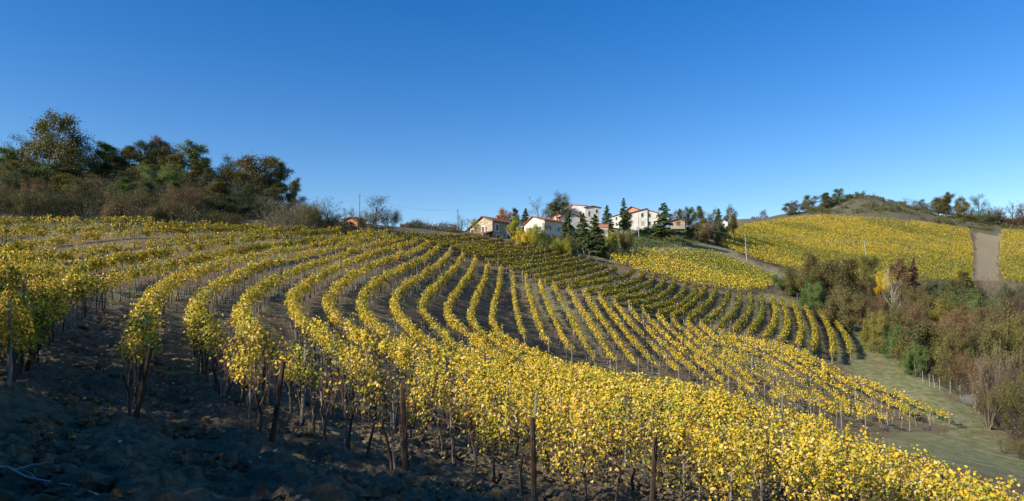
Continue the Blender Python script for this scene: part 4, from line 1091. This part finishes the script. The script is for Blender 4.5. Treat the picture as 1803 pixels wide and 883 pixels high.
undergrowth('bank_scrub', 'dark scrub along the bank below the small brick hut', lambda px, py, d: (px > 545) & (d > 108 - (px - 545) * .002), (545, 715), (106, 120), 5000, 1.7, ['olivedark','khaki','dark','olivedark'], .28, 202)
undergrowth('ravine_undergrowth', 'brown and olive undergrowth filling the ravine behind the fence', lambda px, py, d: inpoly(px, py, [(1388,500),(1404,530),(1484,561),(1556,597),(1604,657),(1694,700),(1732,733),(1810,800),(1900,840),(1900,488),(1700,486),(1450,478)]), (1380, 1900), (57, 205), 70000, 3.4, ['khaki','olive','rust','olivedark','khaki','brownred'], .20, 203, .8)
undergrowth('bank_ivy', 'thick green creeper and shrub cover on the village bank', lambda px, py, d: inpoly(px, py, [(1078,438),(1110,414),(1180,409),(1262,407),(1250,424),(1215,434),(1150,437)]) & (d > 165), (1070, 1270), (168, 222), 30000, 1.2, ['green','green','olive','green','conifer'], .30, 204, .03)
undergrowth('hilltop_scrub', 'grey-green scrub clumps scattered over the hilltop', lambda px, py, d: ((px > 1420) & (d > 352) & (d < 400)) & (fbm(px / 13, d / 5, 66) > .5), (1400, 1900), (350, 402), 70000, 1.9, ['olivedark','khaki','olivedark','olive','dark'], .55, 205, .05)
undergrowth('skyline_brush', 'continuous olive brown brush along the skyline above the earth strip', lambda px, py, d: (d > 382) & (px > 1590), (1590, 1900), (380, 398), 26000, 5.0, ['olive','khaki','olivedark','brownred','olive'], .34, 208, .1)
undergrowth('skyline_hedge', 'low brushwood on the skyline between the hut and the farmhouse', lambda px, py, d: (d > 146), (705, 815), (146, 156), 2600, 1.4, ['olivedark','rust','olive','brownred'], .3, 206, .8)
undergrowth('slope_shrubs', 'mixed olive and yellow shrub cover on the bank under the houses', lambda px, py, d: inpoly(px, py, [(900,424),(930,424),(1010,424),(1018,446),(1000,452),(960,440)]), (890, 1060), (136, 166), 9000, 2.0, ['olive','yellowgreen','olive','green','khaki'], .3, 207, .2)

# clods of tilled earth
def clods():
    rng = np.random.default_rng(77); mb = MB()
    t = (1 + 5 ** .5) / 2
    V = np.array([(-1,t,0),(1,t,0),(-1,-t,0),(1,-t,0),(0,-1,t),(0,1,t),(0,-1,-t),(0,1,-t),(t,0,-1),(t,0,1),(-t,0,-1),(-t,0,1)], float); V /= np.linalg.norm(V[0])
    Fc = [(0,11,5),(0,5,1),(0,1,7),(0,7,10),(0,10,11),(1,5,9),(5,11,4),(11,10,2),(10,7,6),(7,1,8),(3,9,4),(3,4,2),(3,2,6),(3,6,8),(3,8,9),(4,9,5),(2,4,11),(6,2,10),(8,6,7),(9,8,1)]
    mid = {}; V = list(V); F2 = []
    def m(a, b):
        k = (min(a, b), max(a, b))
        if k not in mid: q = (V[a] + V[b]) / 2; V.append(q / np.linalg.norm(q)); mid[k] = len(V) - 1
        return mid[k]
    for a, b, c in Fc: x, y, z = m(a, b), m(b, c), m(c, a); F2 += [(a, x, z), (b, y, x), (c, z, y), (x, y, z)]
    V = np.array(V); F2 = np.array(F2); n = 9000
    d = np.exp(rng.uniform(math.log(6), math.log(34), n)); px = rng.uniform(-80, 1500, n); x = (px - CX) / F * d
    k = fbm(x / 1.4, d / 1.4, 55) > .42; x, d = x[k], d[k]; n = len(x); z = ground(x, d)
    r = np.clip(rng.lognormal(-3.15, .6, n), .015, .17)
    D = V[None] * (1 + .28 * rng.normal(size=(n, len(V), 1))) * (r[:, None] * rng.uniform(.6, 1.25, (n, 3)) * [1, 1, .75])[:, None, :]
    W = D + np.stack([x, d, z + .03 + r * .25], 1)[:, None, :]
    Fq = (F2[None] + (np.arange(n) * len(V))[:, None, None]).reshape(-1, 3)
    mb.add(W.reshape(-1, 3), Fq, 0, (0, 0, 0))
    o = link('soil_clods', mb.mesh('soil_clods', ['ground'], True, False, 'zone'))
    tag(o, 'loose clods of tilled earth scattered over the near soil', 'soil clods', None, 'stuff')
clods()

# fallen leaves
def fallen():
    rng = np.random.default_rng(9); mb = MB(); n = 7000
    d = np.exp(rng.uniform(math.log(9), math.log(70), n)); px = rng.uniform(-50, 1000, n); x = (px - CX) / F * d
    k = fbm(x / 1.5, d / 1.5, 12) > .47; x, d = x[k], d[k]; n = len(x)
    z = ground(x, d) + .09
    N = rng.normal(0, .35, (n, 3)); N[:, 2] += 1
    W = np.tile([.0, .05, .25, .25, .6, 1.4], (n, 1))
    mb.leaves(np.stack([x, d, z + rng.uniform(-.03, .07, n)], 1), np.where(d < 20, .055, .10) * rng.uniform(.7, 1.2, n), N, leaf_colors(rng, n, W), 6, 0, rng)
    tag(mb.build('fallen_leaves', ['leaf'], colors=True), 'yellow and brown fallen vine leaves on the soil between rows', 'leaf litter', None, 'stuff')
fallen()
# ------------------------------------------------------------------ houses
def house(name, label, px, d, rz, W, L, z0, eaveL, eaveR, peak, pf, wall_mat, roof_mat, side_mat=None, over=.45, group='village houses', depth=1.2):
    """local frame: gable on -y (width along x), ridge along y; px,d is the gable's right corner. heights above z0"""
    x = (px - CX) / F * d
    c, s = math.cos(rz), math.sin(rz); q = np.array([W / 2, -L / 2]); wq = np.array([c * q[0] - s * q[1], s * q[0] + c * q[1]])
    root = empty(name, (x - wq[0], d - wq[1], z0), rz); tag(root, label, 'house', group)
    xm = -W / 2 + pf * W; b = -depth
    pr = [(-W/2, b), (W/2, b), (W/2, eaveR), (xm, peak), (-W/2, eaveL)]
    A = [(p[0], -L/2, p[1]) for p in pr]; B = [(p[0], L/2, p[1]) for p in pr]
    mb = MB(); n = 5
    mb.add(A + B, [[0,1,2,3,4]], 0); mb.f.setdefault((5,0),[]).append(np.array([[9,8,7,6,5]]))
    sides = [[1,6,7,2],[0,4,9,5],[2,7,8,3],[3,8,9,4]]
    mb.f.setdefault((4,1),[]).append(np.array(sides))
    mb.build('wall', [wall_mat, side_mat or wall_mat], root)
    rb = MB(); th = .16
    for (xa, za, xb, zb) in ((-W/2, eaveL, xm, peak), (W/2, eaveR, xm, peak)):
        sg = -1 if xa < xb else 1; sl = (zb - za) / (xb - xa); xo = xa + sg * over; zo = za + sl * (xo - xa)
        P = []
        for y_ in (-L/2 - over, L/2 + over):
            P += [(xo, y_, zo + .03), (xb, y_, zb + .03), (xb, y_, zb + .03 + th), (xo, y_, zo + .03 + th)]
        rb.add(P, [[0,1,2,3],[7,6,5,4],[0,4,5,1],[1,5,6,2],[2,6,7,3],[3,7,4,0]])
    roof = rb.build('roof', [roof_mat], root)
    root['dims'] = [W, L, eaveL, eaveR, peak, pf]
    return root, roof
def opening(root, face, u, v, w_, h, frame='frame_white', fill='pane', name='window', shutters=None, fr=.14):
    """u along the face from its left end, v height of the bottom"""
    W, L, eL, eR, pk, pf = root['dims']
    if face == 'G': o = np.array([-W/2, -L/2, 0]); tu = np.array([1, 0, 0]); nn = np.array([0, -1, 0])
    else: o = np.array([W/2, -L/2, 0]); tu = np.array([0, 1, 0]); nn = np.array([1, 0, 0])
    def slab(mb, u0, u1, v0, v1, p0, p1):
        q = [o + tu * a + nn * p + np.array([0, 0, z]) for z in (v0, v1) for a, p in ((u0, p1), (u1, p1), (u1, p0), (u0, p0))]
        mb.hexa(q)
    f = MB(); slab(f, u - fr, u, v - fr, v + h + fr, -.05, .06); slab(f, u + w_, u + w_ + fr, v - fr, v + h + fr, -.05, .06)
    slab(f, u, u + w_, v + h, v + h + fr, -.05, .057); slab(f, u, u + w_, v - fr, v, -.05, .09)
    wo = f.build(name, [frame], root)
    if shutters != 'closed':
        g = MB(); slab(g, u, u + w_, v, v + h, -.04, .015); slab(g, u + w_ * .48, u + w_ * .52, v, v + h, 0, .03)
        g.build('leaf' if fill == 'door_wood' else 'pane', [fill], wo)
    if shutters == 'closed':
        for a in (0, .51):
            g = MB(); slab(g, u + w_ * a, u + w_ * (a + .49), v, v + h, -.03, .035)
            for t in np.linspace(.08, .92, 9): slab(g, u + w_ * (a + .05), u + w_ * (a + .44), v + h * t - .02, v + h * t + .02, .03, .05)
            g.build('shutter', [fill], wo)
    elif shutters:
        for a, b in ((u - fr - w_ * .5, u - fr), (u + w_ + fr, u + w_ * 1.5 + fr)):
            g = MB(); slab(g, a, b, v, v + h, .061, .10)
            for t in np.linspace(.1, .9, 8): slab(g, a + .05, b - .05, v + h * t - .02, v + h * t + .02, .09, .115)
            g.build('shutter', [shutters], wo)
    return wo
def chimney(roof, x, y, z0, z1, s=.55, mat='chimney_brick'):
    mb = MB(); mb.box(x, y, (z0 + z1) / 2, s, s, z1 - z0); mb.box(x, y, z1 + .06, s + .22, s + .22, .12)
    for a in (-.2, .2): mb.box(x + a, y, z1 + .22, .1, s * .8, .2)
    mb.box(x, y, z1 + .37, s + .15, s + .15, .1)
    return mb.build('chimney', [mat], roof)
def zpx(py, d): return (HY - py) / F * d
def build_houses():
    # stone farmhouse
    d = 150; z0 = zpx(424, d)
    h, r = house('stone_farmhouse', 'stone farmhouse with brown tiled roof, pale window surrounds and two brick chimneys', 868, d, RD(-42), 8.6, 7.4, z0, zpx(404, d) - z0, zpx(389, d) - z0, zpx(380.5, d) - z0 + .1, .64, 'stone_wall', 'roof_brown')
    for u, v in ((1.8, 1.75), (5.2, 2.1)): opening(h, 'G', u, v, .85, 1.25, fill='shutter_brown', shutters='closed', fr=.2)
    for u in (.9, 4.7): opening(h, 'S', u, 2.3, .85, 1.35, fill='shutter_brown', shutters='closed', fr=.2)
    opening(h, 'S', 4.6, .0, 1.0, 1.9, fill='door_wood', name='door', fr=.22)
    opening(h, 'S', 1.2, .3, .9, 1.1, fr=.18)
    chimney(r, .6, 1.6, 5.0, 6.1); chimney(r, -3.1, -1.0, 2.9, 4.4, .6)
    pm = MB(); q = []
    W, L = 8.6, 7.4
    for zz in (0, .12):
        q += [(1.1, -L/2 - 2.4, 1.35 + zz), (4.5, -L/2 - 2.4, 1.35 + zz), (4.5, -L/2 + .0, 2.05 + zz), (1.1, -L/2 + .0, 2.05 + zz)]
    pm.hexa(q); po = pm.build('porch_roof', ['roof_brown'], h)
    for xx in (1.25, 4.35): m = MB(); m.box(xx, -L/2 - 2.25, .1, .16, .16, 2.5); m.build('porch_post', ['post_brown'], po)
    pp = MB(); pp.tube([(W/2 - .1, -L/2 - .08, -1), (W/2 - .1, -L/2 - .08, 4.3)], .06, 6); pp.build('downpipe', ['post_grey'], h)
    # white gabled house
    d = 165; z0 = zpx(416, d)
    h, r = house('white_gabled_house', 'white gabled house with long red tiled roof behind yellow-green bushes', 959, d, RD(-46), 7.0, 8.6, z0, zpx(392, d) - z0, zpx(388, d) - z0, zpx(379, d) - z0, .44, 'white_plaster', 'roof_red')
    for u, v in ((1.4, 1.2), (4.2, 1.2)): opening(h, 'G', u, v, .9, 1.2, shutters='shutter_green')
    for u in (1.6, 4.6): opening(h, 'S', u, 1.5, .8, 1.1)
    opening(h, 'S', 6.6, .1, 1.5, 3.0, frame='door_wood', name='door')
    bb = MB(); bb.box(W/2 - .25, L/2 - 1.3, 1.75, .0 + .9, 2.4, .14); bal = None
    chimney(r, .3, 3.4, 4.3, 5.4, .7, 'cream_plaster')
    # low annex with red roof
    d = 174; z0 = zpx(408, d)
    h, r = house('low_white_house', 'low white house with red roof half hidden behind the dark spruces', 1019, d, RD(14), 5.0, 6.0, z0, zpx(383.5, d) - z0, zpx(381.5, d) - z0, zpx(376.5, d) - z0, .5, 'white_plaster', 'roof_red')
    for u, v in ((2.4, 1.0), (2.3, 2.6)): opening(h, 'G', u, v, .55, .75)
    # small white house with round top seen between
    d = 178; z0 = zpx(405, d)
    h, r = house('white_outhouse', 'small white outhouse peeping over the red roof left of the tall spruce', 995, d, RD(-8), 3.4, 4, z0, zpx(384, d) - z0, zpx(384, d) - z0, zpx(378, d) - z0, .5, 'white_plaster', 'roof_red', over=.2)
    opening(h, 'G', 1.3, 2.4, .7, .6)
    # tall house: stone left end, white front, lower right wing
    d = 192; z0 = zpx(408, d)
    h, r = house('tall_white_house', 'tall white house with a bare stone end and a dark red roof edge', 1032, d, RD(-22), 6.3, 6.0, z0, zpx(369, d) - z0, zpx(363, d) - z0, zpx(360, d) - z0, .38, 'white_plaster', 'roof_red', 'white_plaster', over=.25)
    sm = MB(); sm.hexa([(-3.16, -3.03, -1), (-1.1, -3.03, -1), (-1.1, -2.9, -1), (-3.16, -2.9, -1), (-3.16, -3.03, 6.15), (-1.1, -3.03, 7.3), (-1.1, -2.9, 7.3), (-3.16, -2.9, 6.15)]); sm.build('stone_end', ['stone_wall'], h)
    opening(h, 'G', 4.5, 2.5, .5, 3.2, frame='stone_wall', fr=.12)
    d = 193; z0 = zpx(408, d)
    h, r = house('white_wing_house', 'white house wing with green shuttered windows at the right of the tall house', 1057, d - .5, RD(8), 4.4, 6.0, z0, zpx(367, d) - z0, zpx(367, d) - z0, zpx(364.5, d) - z0, .5, 'white_plaster', 'roof_brown', over=.35)
    for u, v in ((3.0, 3.4), (3.0, 5.2)): opening(h, 'G', u, v, .62, .95, fill='shutter_green', shutters='closed', fr=.06)
    opening(h, 'G', .9, 4.2, .5, 1.4, fr=.05)
    # cream terrace house with orange brick parapet
    d = 176; z0 = zpx(412, d)
    h, r = house('cream_outbuilding', 'cream outbuilding with orange brick upper wall between the spruces', 1071, d, RD(6), 3.6, 4, z0, zpx(396, d) - z0, zpx(396, d) - z0, zpx(395.5, d) - z0 + .1, .5, 'cream_plaster', 'roof_red', over=.1)
    bm = MB(); bm.box(0, -2.06, zpx(396, d) - z0 - .35, 3.62, .12, .75); bm.build('parapet', ['brick_wall'], h)
    opening(h, 'G', 1.4, .4, .6, .9)
    # large white farmhouse
    d = 205; z0 = zpx(401.5, d)
    h, r = house('large_white_farmhouse', 'large white farmhouse front with green shutters and dark sloping roof edge', 1140, d, RD(-12), 7.8, 9.0, z0, zpx(378.5, d) - z0, zpx(368.5, d) - z0, zpx(368, d) - z0, .985, 'white_plaster', 'roof_brown', over=.4)
    opening(h, 'G', 5.9, 3.3, .75, 1.15, fill='shutter_green', shutters='closed', fr=.05)
    opening(h, 'G', 6.0, .8, .75, 1.2, frame='concrete', fill='concrete', shutters='closed', fr=.06)
    opening(h, 'G', .8, .8, .7, 1.2, fill='shutter_green', shutters='closed', fr=.05)
    h2, r2 = house('white_farmhouse_wing', 'white farmhouse wing with red roof and brick balcony beside the green pine', 1158.5, d - .2, RD(-12), 3.3, 8.0, z0, zpx(371, d) - z0, zpx(375.5, d) - z0, zpx(370.5, d) - z0, .06, 'white_plaster', 'roof_red', over=.35)
    for v in (.8, 3.2): opening(h2, 'G', .45, v, .7, 1.15, fill='shutter_green', shutters='closed', fr=.05)
    opening(h2, 'G', 2.0, .7, .6, 1.1, fill='shutter_green', shutters='closed', fr=.05)
    b = MB(); b.box(2.2, -3.3, 2.35, 1.3, 1.5, .9); bo = b.build('balcony', ['brick_wall'], h2); 
    b = MB(); b.box(2.7, -3.9, 1.0, .14, .14, 2.0); b.build('balcony_post', ['concrete'], bo)
    h3, r3 = house('brick_upper_house', 'brick gabled upper storey with brown roof rising behind the large white farmhouse', 1130, d + 5, RD(-24), 5.6, 8.0, z0 + .0, zpx(372, d + 5) - z0, zpx(371, d + 5) - z0, zpx(363.5, d + 5) - z0, .42, 'brick_wall', 'roof_brown', over=.5)
    opening(h3, 'G', 2.3, 5.2, .5, .6, fr=.05)
    sdm = MB(); sdm.add([(0.35*math.cos(a), -.12*0 + .06, .35*math.sin(a)) for a in np.linspace(0, 6.28, 12, False)] + [(0, .2, 0)], [[i, (i+1) % 12, 12] for i in range(12)])
    sdm.tube([(0, .1, 0), (0, .3, -.6)], .03, 5)
    h4, r4 = house('white_farmhouse_end', 'lower white farmhouse end behind the tall narrow fir', 1096, d, RD(-30), 3.4, 7, z0, zpx(381, d) - z0, zpx(377.5, d) - z0, zpx(377, d) - z0, .96, 'white_plaster', 'roof_brown', over=.35)
    for v in (.7, 2.4): opening(h4, 'G', 1.2, v, .6, 1.0, fill='shutter_green', shutters='closed', fr=.05)
    dish = sdm.build('satellite_dish', ['frame_white'], r3, loc=(1.2, -3.4, zpx(366, d) - z0))
    # stone outbuilding
    d = 200; z0 = zpx(396, d)
    h, r = house('stone_outbuilding', 'low brown stone outbuilding among the trees right of the green pine', 1206, d, RD(-10), 3.9, 4, z0, zpx(389, d) - z0, zpx(389, d) - z0, zpx(386, d) - z0, .5, 'stone_wall', 'roof_brown')
    opening(h, 'G', 1.6, .0, .8, .9, frame='door_wood', fill='door_wood', name='door')
    d = 212; z0 = zpx(397, d)
    h, r = house('white_roofed_shed', 'tiny white roofed shed between the cypress and the lone round tree', 1281, d, RD(-20), 1.9, 2.5, z0, zpx(393, d) - z0, zpx(393, d) - z0, zpx(389.5, d) - z0, .5, 'frame_white', 'frame_white', over=.15, group='village houses')
    opening(h, 'G', .6, .0, .5, .5, frame='door_wood', fill='door_wood', name='door', fr=.05)
    # brick hut
    d = 124; z0 = float(ground((618 - CX) / F * d, d))
    h, r = house('brick_hut', 'small pink brick hut with a dark tiled roof beside the tall wooden pole', 630, d, RD(-14), 2.7, 3.2, z0, zpx(386.5, d) - z0, zpx(384.5, d) - z0, zpx(383, d) - z0, .5, 'brick_wall', 'roof_brown', over=.35, depth=1.5, group='farm huts')
    opening(h, 'G', 1.0, .2, .5, .5, frame='door_wood', fr=.05)
build_houses()

# ------------------------------------------------------------------ poles, cables, fences, small things
def pole(name, label, px, ytop, d, r, mat, lean=(0, 0), cross=True, cat='utility pole'):
    x, y, z = pxd(px, d); H = zpx(ytop, d) - z
    root = empty(name, (x, y, z)); tag(root, label, cat); root.rotation_euler = (0, lean[0], 0)
    mb = MB(); mb.tube([(0, 0, -.5), (0, 0, H * .5), (0, 0, H)], [r, r * .88, r * .72], 8); mb.build('pole_shaft', [mat], root)
    if cross:
        c = MB(); c.box(0, 0, H - .35, .9, .08, .08); co = c.build('crossarm', [mat], root)
        for a in (-.38, .38): m = MB(); m.tube([(a, 0, H - .31), (a, 0, H - .1)], [.045, .03], 6); m.build('insulator', ['frame_white'], co)
    return (x + math.sin(lean[0]) * H, y, z + H)
p1 = pole('utility_pole', 'tall weathered wooden pole beside the small brick hut', 633, 342, 122, .11, 'pole_wood', cat='utility pole')
p2 = pole('utility_pole', 'grey utility pole on the skyline left of the stone farmhouse', 806, 369, 148, .13, 'post_grey')
p3 = pole('utility_pole', 'white leaning pole at the left side of the hillside vineyard', 1315, 413, 196, .13, 'post_pale', (-.07, 0), False)
p4 = pole('utility_pole', 'white leaning pole rising behind the ravine wood', 1528, 424, 205, .13, 'post_pale', (-.09, 0), False)
p5 = pole('utility_pole', 'white pole on the lawn before the large white farmhouse', 1125, 376, 183, .10, 'post_pale', (-.02, 0), False)
p6 = pole('utility_pole', 'thin dark pole close to the left eave of the stone farmhouse', 823, 384, 147, .08, 'post_grey', cross=False)
def cable(label, a, b, sag, r=.02):
    t = np.linspace(0, 1, 22)[:, None]; P = np.array(a) * (1 - t) + np.array(b) * t; P[:, 2:] -= 4 * sag * t * (1 - t)
    mb = MB(); mb.tube(P, r, 4); return tag(mb.build('overhead_cable', ['cable']), label, 'cable')
cable('overhead cable from the wooden pole by the hut to the grey farmhouse pole', p1, p2, 1.2, .012)
cable('pale cable sagging between the two white leaning vineyard poles', p3, p4, .5, .022)
x, y, z = (1718 - CX) / F * 300, 300, zpx(419, 300)
cable('pale cable from the white ravine pole across the earth strip', p4, (x + 40, y + 20, z + 2), .9, .024)
cable('pale cable from the white lawn pole down to the vineyard pole', p5, p3, 1.0, .018)

def fence(label, posts, h, mat, r, group=None, wires=True, name='wire_fence'):
    P = [at(*p[:2], dmin=p[2] if len(p) > 2 else 50) for p in posts]
    o = np.array([P[0][0], P[0][1], float(ground(*P[0]))]); root = empty(name, o); tag(root, label, 'fence', group)
    rng = np.random.default_rng(len(posts)); tops = []
    for q in P:
        z = float(ground(*q)); lx = rng.normal(-.06, .05)
        po = link('fence_post', post_mesh(mat, h, r), root, (q[0] - o[0], q[1] - o[1], z - o[2])); po.rotation_euler = (rng.normal(0, .04), lx, 0)
        tops.append((q[0], q[1], z))
    T = np.array(tops) - o; wb = MB()
    for f in (.3, .6, .92): wb.tube(T + [0, 0, h * f], .008, 3)
    if wires: wb.build('fence_wire', ['wire'], root)
    return root
fence('wire fence with grey posts along the upper edge of the ravine wood', [(1404,531),(1418,535),(1432,538),(1446,543),(1470,553),(1493,564),(1499,567),(1505,570),(1511,573),(1517,577),(1542,590),(1548,594),(1554,598),(1568,610)], 1.6, 'post_pale', .033, 'ravine fences')
fence('wire fence with pale posts between the grassy path and the bare trees', [(1598,650),(1602,654),(1606,658),(1613,664),(1625,675),(1637,681),(1646,684),(1655,688),(1673,694),(1691,702),(1718,724),(1724,730)], 1.65, 'post_pale', .033, 'ravine fences')
fence('low wire fence with short grey posts along the foot of the wood', [(348,414,80),(384,413,80),(402,412,80),(449,413,80),(467,413,80),(483,414,80),(534,420,80),(575,420,80),(616,424,80),(627,424,80),(637,424,80),(678,424,80)], 1.25, 'post_grey', .06)
fence('short white wire fence at the foot of the grass knoll', [(1008,447,110),(1018,450,110),(1028,449,110),(1038,452,110),(1048,453,110),(1058,454,110),(1066,452,110),(1074,453,110)], 1.4, 'post_pale', .05)

def tank():
    q = at(1710, 716); z = float(ground(*q)); root = empty('water_tank', (q[0], q[1], z), RD(35)); tag(root, 'weathered grey rounded tank lying beside the last fence posts', 'tank')
    rng = np.random.default_rng(3); mb = MB(); ys = np.array([-1.05,-1.0,-.8,-.3,.3,.8,1.0,1.05]); rs = np.array([.05,.45,.68,.74,.74,.68,.45,.05])
    pts = np.stack([np.zeros(8), ys, np.full(8, .68)], 1); mb.tube(pts, rs, 18); b = mb.build('tank_body', ['tank_grey'], root, smooth=True)
    m = MB(); m.tube([(0, -.2, 1.38), (0, -.2, 1.52)], .2, 12); m.build('tank_lid', ['post_grey'], root)
    for a in (-.5, .5): m = MB(); m.box(0, a, .08, 1.1, .14, .3); m.build('cradle', ['concrete'], root)
tank()
def hose():
    P = [(-40,822),(0,838),(14,838),(28,846),(46,856),(62,860),(92,866),(120,871),(150,880),(175,890)]
    pts = []
    for p in P:
        q = at(*p, dmin=4); pts.append((q[0], q[1], float(ground(*q)) + .10))
    pts = np.array(pts); t = np.linspace(0, len(pts) - 1, 60); pts = np.stack([np.interp(t, np.arange(len(P)), pts[:, i]) for i in range(3)], 1)
    mb = MB(); mb.tube(pts, np.linspace(.012, .009, 60), 6)
    for i, s_ in ((18, 1), (33, -1), (46, 1)):
        a = pts[i]; mb.tube([a, a + [.12 * s_, .10, .04], a + [.3 * s_, .22, .05]], [.007, .005, .003], 5)
    tag(mb.build('dry_vine_shoot', ['hose_pale']), 'long pale dry vine shoot lying on the shaded soil', 'branch')
hose()
